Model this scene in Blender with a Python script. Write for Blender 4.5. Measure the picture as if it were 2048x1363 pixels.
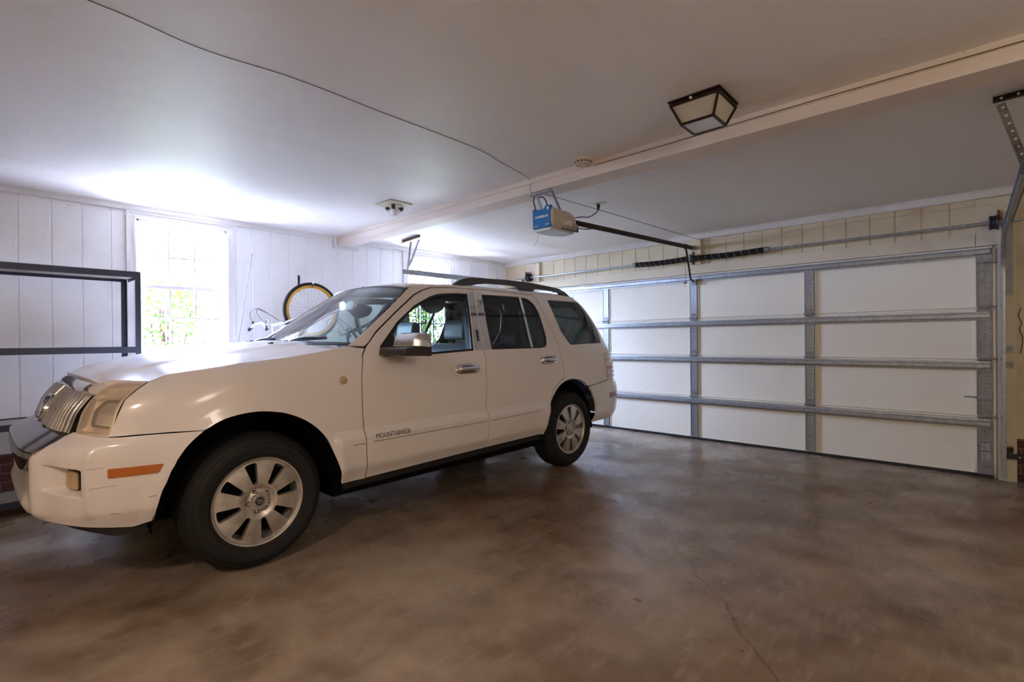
import bpy, bmesh, math, random
from mathutils import Vector, Matrix, geometry
random.seed(7)
for o in list(bpy.data.objects): bpy.data.objects.remove(o)
SC = bpy.context.scene; COL = SC.collection
# ------------------------------------------------------------ camera
def camera():
    cd = bpy.data.cameras.new('camera'); cam = bpy.data.objects.new('camera', cd); COL.objects.link(cam)
    cd.sensor_width = 36; cd.lens = 36*995.4/2048; cd.clip_start = .05; cd.clip_end = 200
    yaw, pit, rol = 0.7435, -0.0027, -0.0085
    f = Vector((-math.sin(yaw)*math.cos(pit), math.cos(yaw)*math.cos(pit), math.sin(pit)))
    r = Vector((math.cos(yaw), math.sin(yaw), 0)); u = r.cross(f)
    r2 = r*math.cos(rol)+u*math.sin(rol); u2 = -r*math.sin(rol)+u*math.cos(rol)
    M = Matrix((r2, u2, -f)).transposed().to_4x4(); M.translation = (0, 0, 1.2786)
    cam.matrix_world = M; SC.camera = cam
camera()
# ------------------------------------------------------------ sky, sun, exposure
WORLD_STRENGTH = 7.4
w = bpy.data.worlds.new('world'); SC.world = w; w.use_nodes = True
nt = w.node_tree; nt.nodes.clear()
out = nt.nodes.new('ShaderNodeOutputWorld'); bg = nt.nodes.new('ShaderNodeBackground')
bg.inputs[0].default_value = (.50, .62, 1.0, 1); bg.inputs[1].default_value = WORLD_STRENGTH
nt.links.new(bg.outputs[0], out.inputs[0])
def light(kind, name, loc, energy, col, size=.5, rot=(0,0,0), sizey=None):
    d = bpy.data.lights.new(name, kind); d.energy = energy; d.color = col
    if kind == 'AREA':
        d.size = size
        if sizey: d.shape = 'RECTANGLE'; d.size_y = sizey
    elif kind == 'SUN': d.angle = .01
    else: d.shadow_soft_size = size
    o = bpy.data.objects.new(name, d); o.location = loc; o.rotation_euler = rot; COL.objects.link(o); return o
sun = light('SUN', 'sun', (-12, 2, 12), 5, (1, .93, .82), rot=tuple(Vector((.34, .25, -.906)).to_track_quat('-Z', 'Y').to_euler()))
for k, y in enumerate((1.46, 4.545)):     # light portals filling the two windows
    p = light('AREA', 'window_portal', (-5.93, y, 1.82), 1, (1,1,1), 1.24, (0, math.radians(-90), 0), .76)
    p.data.cycles.is_portal = True
vs = SC.view_settings
vs.view_transform = 'Standard'; vs.look = 'None'; vs.gamma = 1; vs.use_curve_mapping = False; vs.exposure = 4.3
SC.cycles.diffuse_bounces = 8; SC.cycles.transparent_max_bounces = 12
SC.display_settings.display_device = 'sRGB'
# ------------------------------------------------------------ materials
def mat(name, base, rough=.5, metal=0, coat=0, bump=0, bscale=30, var=0, vscale=3, spec=.5, var2=None, detail=4, emis=None):
    m = bpy.data.materials.new(name); m.use_nodes = True; n = m.node_tree; b = n.nodes['Principled BSDF']
    b.inputs['Base Color'].default_value = (*base, 1); b.inputs['Roughness'].default_value = rough
    b.inputs['Metallic'].default_value = metal; b.inputs['Coat Weight'].default_value = coat
    b.inputs['Specular IOR Level'].default_value = spec
    if coat: b.inputs['Coat Roughness'].default_value = .09
    tc = n.nodes.new('ShaderNodeTexCoord')
    if var:
        t = n.nodes.new('ShaderNodeTexNoise'); t.inputs['Scale'].default_value = vscale; t.inputs['Detail'].default_value = detail
        n.links.new(tc.outputs['Object'], t.inputs['Vector'])
        mx = n.nodes.new('ShaderNodeMix'); mx.data_type = 'RGBA'
        c2 = var2 if var2 else tuple(c*(1-var) for c in base)
        r = n.nodes.new('ShaderNodeMapRange'); r.inputs[1].default_value = .35; r.inputs[2].default_value = .68
        n.links.new(t.outputs[0], r.inputs[0]); n.links.new(r.outputs[0], mx.inputs[0])
        mx.inputs[6].default_value = (*base, 1); mx.inputs[7].default_value = (*c2, 1)
        n.links.new(mx.outputs[2], b.inputs['Base Color'])
    if bump:
        t = n.nodes.new('ShaderNodeTexNoise'); t.inputs['Scale'].default_value = bscale; t.inputs['Detail'].default_value = 3
        n.links.new(tc.outputs['Object'], t.inputs['Vector'])
        bp = n.nodes.new('ShaderNodeBump'); bp.inputs['Strength'].default_value = bump; bp.inputs['Distance'].default_value = .01
        n.links.new(t.outputs[0], bp.inputs['Height']); n.links.new(bp.outputs[0], b.inputs['Normal'])
    return m
def glass(name, tint, gloss=1.0, rough=0.0):
    m = bpy.data.materials.new(name); m.use_nodes = True; n = m.node_tree; n.nodes.clear()
    o = n.nodes.new('ShaderNodeOutputMaterial'); t = n.nodes.new('ShaderNodeBsdfTransparent'); g = n.nodes.new('ShaderNodeBsdfGlossy')
    t.inputs[0].default_value = (*tint, 1); g.inputs['Roughness'].default_value = rough; g.inputs[0].default_value = (gloss,)*3+(1,)
    fr = n.nodes.new('ShaderNodeFresnel'); ge = n.nodes.new('ShaderNodeNewGeometry'); mr = n.nodes.new('ShaderNodeMapRange')
    mr.inputs[3].default_value = 1.5; mr.inputs[4].default_value = 1/1.5; n.links.new(ge.outputs['Backfacing'], mr.inputs[0]); n.links.new(mr.outputs[0], fr.inputs[0])   # thin sheet: same reflectance from both sides
    mx = n.nodes.new('ShaderNodeMixShader')
    n.links.new(fr.outputs[0], mx.inputs[0]); n.links.new(t.outputs[0], mx.inputs[1]); n.links.new(g.outputs[0], mx.inputs[2])
    n.links.new(mx.outputs[0], o.inputs[0]); return m
def hazy(name):
    m = glass(name, (.95,.90,.82), rough=.08); n = m.node_tree; mx = n.nodes['Mix Shader']; t = n.nodes['Transparent BSDF']
    d = n.nodes.new('ShaderNodeBsdfDiffuse'); d.inputs[0].default_value = (.75,.62,.48,1); m2 = n.nodes.new('ShaderNodeMixShader'); m2.inputs[0].default_value = .28
    n.links.new(t.outputs[0], m2.inputs[1]); n.links.new(d.outputs[0], m2.inputs[2]); n.links.new(m2.outputs[0], mx.inputs[1]); return m
def stained(name, base, stain, scale=1.2, rough=.6, bump=.15, speck=True, lo=.48, hi=.8, streak=(1,1,1), amount=.7, bscale=60):
    # painted surface with broad stains and small specks
    m = bpy.data.materials.new(name); m.use_nodes = True; n = m.node_tree; b = n.nodes['Principled BSDF']
    b.inputs['Roughness'].default_value = rough
    tc = n.nodes.new('ShaderNodeTexCoord'); mp = n.nodes.new('ShaderNodeMapping'); mp.inputs['Scale'].default_value = streak
    n.links.new(tc.outputs['Object'], mp.inputs[0])
    t = n.nodes.new('ShaderNodeTexNoise'); t.inputs['Scale'].default_value = scale; t.inputs['Detail'].default_value = 6
    t.inputs['Roughness'].default_value = .62
    n.links.new(mp.outputs[0], t.inputs['Vector'])
    r = n.nodes.new('ShaderNodeMapRange'); r.inputs[1].default_value = lo; r.inputs[2].default_value = hi; r.inputs[4].default_value = amount
    n.links.new(t.outputs[0], r.inputs[0])
    mx = n.nodes.new('ShaderNodeMix'); mx.data_type = 'RGBA'; mx.inputs[6].default_value = (*base, 1); mx.inputs[7].default_value = (*stain, 1)
    n.links.new(r.outputs[0], mx.inputs[0]); col = mx.outputs[2]
    if speck:
        v = n.nodes.new('ShaderNodeTexNoise'); v.inputs['Scale'].default_value = 38; v.inputs['Detail'].default_value = 1
        n.links.new(tc.outputs['Object'], v.inputs['Vector'])
        r2 = n.nodes.new('ShaderNodeMapRange'); r2.inputs[1].default_value = .74; r2.inputs[2].default_value = .80; r2.inputs[4].default_value = .45
        n.links.new(v.outputs[0], r2.inputs[0])
        m2 = n.nodes.new('ShaderNodeMix'); m2.data_type = 'RGBA'; m2.inputs[7].default_value = tuple(c*.35 for c in base)+(1,)
        n.links.new(r2.outputs[0], m2.inputs[0]); n.links.new(col, m2.inputs[6]); col = m2.outputs[2]
    n.links.new(col, b.inputs['Base Color'])
    bt = n.nodes.new('ShaderNodeTexNoise'); bt.inputs['Scale'].default_value = bscale; bt.inputs['Detail'].default_value = 3
    n.links.new(tc.outputs['Object'], bt.inputs['Vector'])
    bp = n.nodes.new('ShaderNodeBump'); bp.inputs['Strength'].default_value = bump; bp.inputs['Distance'].default_value = .004
    n.links.new(bt.outputs[0], bp.inputs['Height']); n.links.new(bp.outputs[0], b.inputs['Normal'])
    return m
def concrete():
    m = bpy.data.materials.new('worn_concrete'); m.use_nodes = True; n = m.node_tree; b = n.nodes['Principled BSDF']; L = n.links.new
    tc = n.nodes.new('ShaderNodeTexCoord')
    def noise(sc, det, vec=None, dist=0):
        t = n.nodes.new('ShaderNodeTexNoise'); t.inputs['Scale'].default_value = sc; t.inputs['Detail'].default_value = det
        t.inputs['Distortion'].default_value = dist; t.inputs['Roughness'].default_value = .6
        L(vec or tc.outputs['Object'], t.inputs['Vector']); return t.outputs[0]
    def rng(s, a, b_, c=0, d=1):
        r = n.nodes.new('ShaderNodeMapRange'); r.interpolation_type = 'SMOOTHSTEP'; L(s, r.inputs[0])
        for i, v in zip((1,2,3,4), (a,b_,c,d)): r.inputs[i].default_value = v
        return r.outputs[0]
    def mix(f, a, b_):
        x = n.nodes.new('ShaderNodeMix'); x.data_type = 'RGBA'; L(f, x.inputs[0])
        for i, v in ((6,a),(7,b_)):
            if isinstance(v, tuple): x.inputs[i].default_value = (*v, 1)
            else: L(v, x.inputs[i])
        return x.outputs[2]
    c = mix(rng(noise(.45, 5), .36, .66), (.185,.105,.052), (.40,.32,.235))
    c = mix(rng(noise(2.3, 10), .36, .70, 0, .75), c, (.09,.048,.024))
    c = mix(rng(noise(1.1, 8), .42, .78, 0, .7), c, (.46,.39,.32))
    mp = n.nodes.new('ShaderNodeMapping'); mp.inputs['Scale'].default_value = (6, 1.2, 1); mp.inputs['Rotation'].default_value = (0,0,.5)
    L(tc.outputs['Object'], mp.inputs[0])
    c = mix(rng(noise(4, 6, mp.outputs[0]), .5, .75, 0, .35), c, (.46,.39,.32))
    c = mix(rng(noise(70, 2), .70, .80, 0, .5), c, (.45,.40,.33))
    v = n.nodes.new('ShaderNodeTexVoronoi'); v.feature = 'DISTANCE_TO_EDGE'; v.voronoi_dimensions = '2D'; v.inputs['Scale'].default_value = .33
    dn = n.nodes.new('ShaderNodeTexNoise'); dn.inputs['Scale'].default_value = 2.2; dn.inputs['Detail'].default_value = 2.5
    L(tc.outputs['Object'], dn.inputs['Vector'])
    va = n.nodes.new('ShaderNodeVectorMath'); va.operation = 'MULTIPLY_ADD'; va.inputs[1].default_value = (.3,.3,.3)
    L(dn.outputs['Color'], va.inputs[0]); L(tc.outputs['Object'], va.inputs[2]); L(va.outputs[0], v.inputs['Vector'])
    cr = rng(v.outputs[0], 0, .003, .55, 0)
    c = mix(cr, c, (.035,.025,.018))
    L(c, b.inputs['Base Color'])
    L(rng(noise(1.7, 5), .35, .7, .20, .46), b.inputs['Roughness'])
    bp = n.nodes.new('ShaderNodeBump'); bp.inputs['Strength'].default_value = .25; bp.inputs['Distance'].default_value = .006
    L(noise(14, 8), bp.inputs['Height']); L(bp.outputs[0], b.inputs['Normal'])
    return m
def brick():
    m = bpy.data.materials.new('red_brick'); m.use_nodes = True; n = m.node_tree; b = n.nodes['Principled BSDF']; L = n.links.new
    tc = n.nodes.new('ShaderNodeTexCoord'); s = n.nodes.new('ShaderNodeSeparateXYZ'); c = n.nodes.new('ShaderNodeCombineXYZ'); a = n.nodes.new('ShaderNodeMath')
    L(tc.outputs['Object'], s.inputs[0]); a.operation = 'ADD'; L(s.outputs[0], a.inputs[0]); L(s.outputs[1], a.inputs[1])
    L(a.outputs[0], c.inputs[0]); L(s.outputs[2], c.inputs[1])
    t = n.nodes.new('ShaderNodeTexBrick'); L(c.outputs[0], t.inputs['Vector']); t.inputs['Scale'].default_value = 1
    t.inputs['Color1'].default_value = (.11,.035,.025,1); t.inputs['Color2'].default_value = (.06,.022,.018,1); t.inputs['Mortar'].default_value = (.16,.13,.11,1)
    t.inputs['Brick Width'].default_value = .21; t.inputs['Row Height'].default_value = .073; t.inputs['Mortar Size'].default_value = .005
    L(t.outputs[0], b.inputs['Base Color']); b.inputs['Roughness'].default_value = .85
    bp = n.nodes.new('ShaderNodeBump'); bp.inputs['Strength'].default_value = .6; bp.invert = True; L(t.outputs['Fac'], bp.inputs['Height']); L(bp.outputs[0], b.inputs['Normal'])
    return m
def leafmat(name, c1, c2):
    return mat(name, c1, .9, var=1, var2=c2, vscale=9, spec=0)
M = dict(
 paint=mat('white_car_paint', (.80,.735,.69), .34, coat=.6, var=.04, vscale=1.5),
 chrome=mat('chrome', (.86,.85,.84), .07, 1), dchrome=mat('dark_chrome', (.30,.29,.30), .12, 1),
 satin=mat('satin_silver', (.80,.76,.72), .25, .9, var=.2, vscale=25), rimwear=mat('worn_alloy', (.74,.68,.62), .34, .8, var=.35, vscale=14),
 black=mat('black_plastic', (.018,.018,.02), .45), rubber=mat('tyre_rubber', (.015,.0135,.013), .72, bump=.1, bscale=90, spec=.35),
 seal=mat('rubber_seal', (.012,.012,.013), .4), under=mat('underbody', (.008,.008,.008), .95, spec=0),
 glassf=glass('car_glass_green', (.70,.77,.73)), glassw=glass('windshield_glass', (.72,.84,.80)), glassd=glass('privacy_glass', (.125,.135,.125)),
 lens=hazy('hazy_headlamp_lens'), lampsilver=mat('lamp_reflector', (.88,.79,.69), .28, .6), pane=glass('window_pane', (.97,.98,.98)),
 amber=mat('amber_lens', (.50,.13,.015), .25, coat=.5), red=mat('red_lens', (.22,.05,.07), .25, coat=.5), foglens=mat('yellowed_fog_lens', (.52,.38,.22), .3, coat=.4, var=.2, vscale=30),
 rack=mat('grey_rack_plastic', (.06,.062,.065), .5), leather=mat('grey_leather', (.22,.25,.28), .45, bump=.1, bscale=60), cabin=mat('dark_cabin', (.05,.05,.052), .8),
 head=mat('headliner', (.30,.29,.27), .9),
 ceil=stained('painted_ceiling', (.84,.815,.80), (.50,.43,.37), .55, .5, .12, lo=.5, hi=.82, streak=(1,.35,1), amount=.5),
 wall=stained('painted_panelling', (.82,.81,.80), (.60,.57,.53), 1.3, .55, .08, lo=.5, hi=.8, amount=.5),
 hdr=stained('cream_panelling', (.66,.575,.40), (.45,.34,.18), 2.2, .6, .2, lo=.5, hi=.75, amount=.6),
 trim=mat('white_trim', (.74,.71,.68), .5, var=.08, vscale=4), creamtrim=stained('cream_trim', (.68,.60,.44), (.42,.28,.15), 2.0, .6, .1, lo=.55, hi=.8, amount=.5),
 beam=stained('painted_beam', (.76,.66,.58), (.52,.40,.31), 1.5, .55, .1, lo=.52, hi=.8, amount=.5),
 floor=concrete(), brick=brick(),
 door=stained('cream_door_skin', (.86,.815,.68), (.74,.68,.52), 1.0, .5, .12, lo=.55, hi=.85, amount=.4, bscale=120),
 galv=mat('galvanized_steel', (.46,.49,.52), .36, .7, var=.3, vscale=35), galvd=mat('dull_galvanized_steel', (.33,.33,.34), .5, .6, var=.25, vscale=25),
 rust=mat('rusted_steel', (.20,.085,.04), .7, .3, var=.5, vscale=30), bronze=mat('dark_bronze', (.035,.018,.012), .4, .6),
 frost=mat('frosted_glass', (.50,.45,.36), .35, coat=.3), paneshine=mat('glass_painted_reflection', (.74,.76,.80), .25, coat=.5), bulb=mat('white_bulb', (.85,.84,.82), .25), plate=mat('cream_plate', (.66,.64,.52), .5),
 blue=mat('blue_panel', (.0,.135,.36), .4), white=mat('white_print', (.82,.82,.80), .5), oplas=mat('beige_plastic', (.55,.49,.43), .45), olens=mat('translucent_lens', (.66,.68,.69), .35),
 shelf=mat('dark_blue_grey_steel', (.035,.042,.06), .42, .3), board=mat('particle_board', (.30,.26,.23), .8, bump=.1, var=.15, vscale=20),
 yellow=mat('golden_rim', (.62,.33,.05), .3, .6), steel=mat('spoke_steel', (.35,.35,.36), .3, 1), bikew=mat('white_frame_paint', (.80,.80,.80), .3, coat=.5), bikeb=mat('black_frame_paint', (.03,.03,.035), .35, coat=.3),
 redp=mat('red_plastic', (.35,.04,.02), .5), cord=mat('black_cord', (.015,.015,.015), .6), wirem=mat('thin_brown_wire', (.06,.045,.035), .7), cable=mat('white_wire', (.55,.52,.45), .6),
 orange=mat('orange_bracket', (.50,.10,.02), .6, var=.3, vscale=40), smoke=mat('aged_plastic', (.60,.54,.46), .55), sticker=mat('pale_sticker', (.45,.46,.50), .6),
 leaf1=leafmat('leaf_green', (.03,.085,.016), (.06,.13,.025)), leaf2=leafmat('leaf_yellow_green', (.11,.18,.02), (.17,.19,.035)), bark=mat('bark', (.03,.017,.015), .9, spec=0), patio=mat('pale_concrete', (.72,.71,.70), .9, var=.15, vscale=2),
 grass=mat('lawn', (.06,.065,.05), .9, spec=0, var=.4, vscale=2), debris=mat('dry_leaf', (.30,.17,.08), .8))
# ------------------------------------------------------------ mesh helpers
class MB:
    def __init__(s): s.v = []; s.f = []; s.cut = None
    def second(s): s.cut = len(s.f); return s
    def box(s, x0, x1, y0, y1, z0, z1, mtx=None):
        i = len(s.v); P = [(x,y,z) for z in (z0,z1) for y in (y0,y1) for x in (x0,x1)]
        if mtx: P = [tuple(mtx @ Vector(p)) for p in P]
        s.v += P
        s.f += [tuple(i+k for k in q) for q in ((0,2,3,1),(4,5,7,6),(0,1,5,4),(2,6,7,3),(0,4,6,2),(1,3,7,5))]; return s
    def bar(s, a, b, wd, th, up=(0,0,1)):       # rectangular bar from a to b
        a = Vector(a); b = Vector(b); d = (b-a).normalized(); u = Vector(up)
        sd = d.cross(u)
        if sd.length < 1e-4: sd = d.cross(Vector((1,0,0)))
        sd.normalize(); u = sd.cross(d).normalized(); i = len(s.v)
        for p in (a, b):
            for p1, p2 in ((-1,-1),(1,-1),(1,1),(-1,1)): s.v.append(tuple(p+sd*wd/2*p1+u*th/2*p2))
        s.f += [tuple(i+k for k in q) for q in ((3,2,1,0),(4,5,6,7),(0,1,5,4),(1,2,6,5),(2,3,7,6),(3,0,4,7))]; return s
    def tube(s, pts, r, n=10, closed=False, cap=True):
        pts = [Vector(p) for p in pts]; m = len(pts); i0 = len(s.v); prev = None
        for k, p in enumerate(pts):
            if closed: d = pts[(k+1) % m]-pts[k-1]
            else: d = pts[min(k+1, m-1)]-pts[max(k-1, 0)]
            d.normalize()
            if prev is None:
                x = d.cross(Vector((0,0,1)))
                if x.length < .05: x = d.cross(Vector((1,0,0)))
            else: x = prev-d*prev.dot(d)
            x.normalize(); prev = x; y = d.cross(x); rr = r[k] if isinstance(r, (list, tuple)) else r
            for j in range(n):
                a = 2*math.pi*j/n; s.v.append(tuple(p+(x*math.cos(a)+y*math.sin(a))*rr))
        for k in range(m if closed else m-1):
            a = i0+k*n; b = i0+((k+1) % m)*n
            for j in range(n): s.f.append((a+j, a+(j+1) % n, b+(j+1) % n, b+j))
        if cap and not closed:
            s.f.append(tuple(i0+j for j in reversed(range(n)))); s.f.append(tuple(i0+(m-1)*n+j for j in range(n)))
        return s
    def lathe(s, prof, c, ax, n=32, close=False):   # prof = [(radius, along)], ax = axis vector
        c = Vector(c); ax = Vector(ax).normalized(); x = ax.cross(Vector((0,0,1)))
        if x.length < .05: x = ax.cross(Vector((1,0,0)))
        x.normalize(); y = ax.cross(x); i0 = len(s.v); m = len(prof)
        for k in range(n):
            a = 2*math.pi*k/n; d = x*math.cos(a)+y*math.sin(a)
            for r, t in prof: s.v.append(tuple(c+d*r+ax*t))
        for k in range(n):
            a = i0+k*m; b = i0+((k+1) % n)*m
            for j in range(m if close else m-1):
                j2 = (j+1) % m; s.f.append((a+j, b+j, b+j2, a+j2))
        return s
    def prism(s, poly, f0, f1):      # poly = list of 2D; f0, f1 map 2D -> 3D for both caps
        i = len(s.v); n = len(poly); s.v += [tuple(f0(*p)) for p in poly]+[tuple(f1(*p)) for p in poly]
        s.f.append(tuple(i+k for k in range(n))); s.f.append(tuple(i+n+k for k in reversed(range(n))))
        for k in range(n): s.f.append((i+k, i+n+k, i+n+(k+1) % n, i+(k+1) % n))
        return s
    def build(s, name, m, parent=None, origin=None, bevel=0, smooth=None, fix=True, sub=0):
        o0 = origin if origin is not None else (tuple(parent['_o']) if parent is not None and '_o' in parent else (0,0,0))
        if origin is None and parent is None:
            xs, ys, zs = zip(*s.v); o0 = ((min(xs)+max(xs))/2, (min(ys)+max(ys))/2, min(zs))
        me = bpy.data.meshes.new(name); me.from_pydata([(a-o0[0], b-o0[1], c-o0[2]) for a, b, c in s.v], [], s.f); me.update()
        if fix:
            bm = bmesh.new(); bm.from_mesh(me); bmesh.ops.recalc_face_normals(bm, faces=bm.faces); bm.to_mesh(me); bm.free()
        if s.cut is not None:        # faces after the cut take the second material
            for p in me.polygons: p.material_index = 1 if p.index >= s.cut else 0
        if smooth:
            for p in me.polygons: p.use_smooth = True
            me.set_sharp_from_angle(angle=math.radians(smooth))
        return link(name, me, m, parent, o0, bevel, sub)
def link(name, me, m, parent, o0, bevel=0, sub=0):
    for q in (m if isinstance(m, tuple) else (m,)): me.materials.append(M[q] if isinstance(q, str) else q)
    o = bpy.data.objects.new(name, me); COL.objects.link(o)
    if parent is not None:
        o.parent = parent; o['_o'] = o0
    else: o.location = o0; o['_o'] = o0
    if bevel:
        b = o.modifiers.new('bevel', 'BEVEL'); b.width = bevel; b.segments = 3; b.limit_method = 'ANGLE'; b.angle_limit = .6
        for p in me.polygons: p.use_smooth = True
        me.set_sharp_from_angle(angle=math.radians(35)); b.harden_normals = True
    if sub:
        b = o.modifiers.new('sub', 'SUBSURF'); b.levels = sub; b.render_levels = sub
    return o
def thing(name, label, cat, loc, group=None):
    o = bpy.data.objects.new(name, None); o.empty_display_size = .1; COL.objects.link(o); o.location = loc; o['_o'] = tuple(loc)
    o['label'] = label; o['category'] = cat
    if group: o['group'] = group
    return o
def tag(o, label, cat, group=None):
    o['label'] = label; o['category'] = cat
    if group: o['group'] = group
    return o
def struct(o): o['kind'] = 'structure'; return o
def box(name, m, x0, x1, y0, y1, z0, z1, parent=None, bevel=0):
    return MB().box(x0, x1, y0, y1, z0, z1).build(name, m, parent, bevel=bevel)
def copy_tree(o, loc, label=None, group=None):
    r = o.copy(); COL.objects.link(r); r.location = loc
    if label: r['label'] = label
    if group: r['group'] = group
    for c in list(o.children):
        d = c.copy(); COL.objects.link(d); d.parent = r
        for g in list(c.children):
            e = g.copy(); COL.objects.link(e); e.parent = d
    return r
def text(name, body, size, m, mtx, parent, ext=.002, width=None, sx=1.0, bold=0.0):
    c = bpy.data.curves.new(name, 'FONT'); c.body = body; c.size = size; c.extrude = ext; c.align_x = 'CENTER'; c.align_y = 'CENTER'; c.offset = bold
    t = bpy.data.objects.new(name, c); COL.objects.link(t); bpy.context.view_layer.update()
    me = bpy.data.meshes.new_from_object(t.evaluated_get(bpy.context.evaluated_depsgraph_get()))
    bpy.data.objects.remove(t)
    if width:
        xs = [v.co.x for v in me.vertices]; k = width/(max(xs)-min(xs))
        for v in me.vertices: v.co.x *= k
    o0 = Vector(parent['_o']); me.transform(Matrix.Translation(-o0) @ mtx); me.name = name; me.materials.clear()
    return link(name, me, m, parent, tuple(o0))
# 2D outline helpers
def rnd(pts, r, n=5):
    out = []; m = len(pts)
    for i, p in enumerate(pts):
        rr = p[2] if len(p) > 2 else r
        a = Vector(pts[i-1][:2]); b = Vector(p[:2]); c = Vector(pts[(i+1) % m][:2])
        d1 = a-b; d2 = c-b; l = min(rr, d1.length*.48, d2.length*.48)
        if l < 1e-4: out.append(tuple(b)); continue
        p1 = b+d1.normalized()*l; p2 = b+d2.normalized()*l
        for k in range(n+1):
            t = k/n; q = p1*(1-t)**2+b*2*t*(1-t)+p2*t*t; out.append((q.x, q.y))
    return out
def spline(pts, n=6):
    out = []; m = len(pts)
    for i in range(m-1):
        p0 = pts[max(i-1,0)]; p1 = pts[i]; p2 = pts[i+1]; p3 = pts[min(i+2,m-1)]
        for k in range(n):
            t = k/n
            out.append(tuple(.5*((2*b)+(-a+c)*t+(2*a-5*b+4*c-d)*t*t+(-a+3*b-3*c+d)*t**3) for a,b,c,d in zip(p0,p1,p2,p3)))
    out.append(tuple(pts[-1])); return out
def inside(p, poly):
    x, y = p; c = False; n = len(poly); j = n-1
    for i in range(n):
        xi, yi = poly[i]; xj, yj = poly[j]
        if (yi > y) != (yj > y) and x < (xj-xi)*(y-yi)/(yj-yi)+xi: c = not c
        j = i
    return c
def inset(poly, d):
    # shrink (d > 0) or grow a closed outline
    n = len(poly); A = sum(poly[i-1][0]*poly[i][1]-poly[i][0]*poly[i-1][1] for i in range(n)); sg = 1 if A > 0 else -1
    out = []
    for i in range(n):
        a = Vector(poly[i-1]); b = Vector(poly[i]); c = Vector(poly[(i+1) % n])
        e1 = (b-a); e2 = (c-b)
        if e1.length < 1e-6 or e2.length < 1e-6: out.append(tuple(b)); continue
        n1 = Vector((-e1.y, e1.x)).normalized(); n2 = Vector((-e2.y, e2.x)).normalized(); nn = (n1+n2)
        if nn.length < .2: nn = n1
        else: nn = nn/max(.5, nn.length_squared/2)
        out.append(tuple(b+nn*d*sg))
    return out
def panel(name, fmap, outer, m, parent, holes=(), step=.04, skirt=.012, flip=False, eps=.002, offs=0.0, rows=(), dense=()):
    # a curved sheet with thickness: outline (and holes) drawn on a surface fmap(a, b) -> (x, y, z)
    def dens(poly):
        r = []
        for i in range(len(poly)):
            a = poly[i-1]; b = poly[i]; L = math.hypot(b[0]-a[0], b[1]-a[1])
            if L < 1e-5: continue
            k = max(1, int(L/step+.5))
            for j in range(1, k+1): r.append((a[0]+(b[0]-a[0])*j/k, a[1]+(b[1]-a[1])*j/k))
        return r
    loops = [dens([tuple(p[:2]) for p in outer])]+[dens([tuple(p[:2]) for p in h]) for h in holes]
    pts = []; edges = []
    for lp in loops:
        i0 = len(pts); pts += lp; edges += [(i0+k, i0+(k+1) % len(lp)) for k in range(len(lp))]
    bnd = list(pts); xs = [p[0] for p in loops[0]]; ys = [p[1] for p in loops[0]]
    cell = {}
    for p in bnd: cell.setdefault((int(p[0]//step), int(p[1]//step)), []).append(p)
    nx = int((max(xs)-min(xs))/step)+1; ny = int((max(ys)-min(ys))/step)+1
    for i in range(nx+1):
        for j in range(ny+1):
            p = (min(xs)+(i+.5*(j % 2))*step, min(ys)+j*step); cx, cy = int(p[0]//step), int(p[1]//step)
            near = any((q[0]-p[0])**2+(q[1]-p[1])**2 < (.55*step)**2 for a in (-1,0,1) for b in (-1,0,1) for q in cell.get((cx+a, cy+b), ()))
            if near or not inside(p, loops[0]) or any(inside(p, h) for h in loops[1:]): continue
            pts.append(p)
    for (dx0, dx1, dy0, dy1, st) in dense:
        for i in range(int((dx1-dx0)/st)+1):
            for j in range(int((dy1-dy0)/st)+1):
                p = (dx0+i*st, dy0+j*st)
                if inside(p, loops[0]) and not any(inside(p, h) for h in loops[1:]): pts.append(p)
    for yy in rows:
        k = min(xs)+step*.25
        while k < max(xs):
            p = (k, yy); cx, cy = int(p[0]//step), int(p[1]//step)
            near = any((q[0]-p[0])**2+(q[1]-p[1])**2 < (.15*step)**2 for a in (-1,0,1) for b in (-1,0,1) for q in cell.get((cx+a, cy+b), ()))
            if not near and inside(p, loops[0]) and not any(inside(p, h) for h in loops[1:]): pts.append(p)
            k += step*.6
    V, E_, F, ov, _, _ = geometry.delaunay_2d_cdt([Vector(p) for p in pts], edges, [], 0, 1e-6)
    tris = []
    for f in F:
        c = (sum(V[k][0] for k in f)/3, sum(V[k][1] for k in f)/3)
        if inside(c, loops[0]) and not any(inside(c, h) for h in loops[1:]): tris.append(tuple(f))
    P = []; N = []
    for v in V:
        a, b = v[0], v[1]; p = Vector(fmap(a, b))
        da = Vector(fmap(a+eps, b))-Vector(fmap(a-eps, b)); db = Vector(fmap(a, b+eps))-Vector(fmap(a, b-eps))
        nn = da.cross(db)
        nn = nn.normalized() if nn.length > 1e-12 else Vector((1,0,0))
        if flip: nn = -nn
        P.append(p+nn*offs); N.append(nn)
    o0 = Vector(parent['_o']) if parent is not None else Vector((0,0,0))
    verts = [tuple(p-o0) for p in P]; faces = []; ln = []
    for t in tris:
        if flip: t = t[::-1]
        # CDT triangles are counter-clockwise in (a, b), as is da x db
        faces.append(t); ln += [N[k] for k in t]
    if skirt:
        cnt = {}
        for t in faces:
            for k in range(3): cnt[(t[k], t[(k+1) % 3])] = 1
        for (a, b) in list(cnt):
            if (b, a) not in cnt:
                i = len(verts); verts += [tuple(P[a]-o0), tuple(P[b]-o0), tuple(P[b]-N[b]*skirt-o0), tuple(P[a]-N[a]*skirt-o0)]
                faces.append((i+1, i, i+3, i+2)); fn = ((P[b]-P[a]).cross(N[a])).normalized(); ln += [fn]*4
    me = bpy.data.meshes.new(name); me.from_pydata(verts, [], faces); me.update()
    for p in me.polygons: p.use_smooth = True
    me.normals_split_custom_set([tuple(x) for x in ln])
    return link(name, me, m, parent, tuple(o0))
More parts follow.
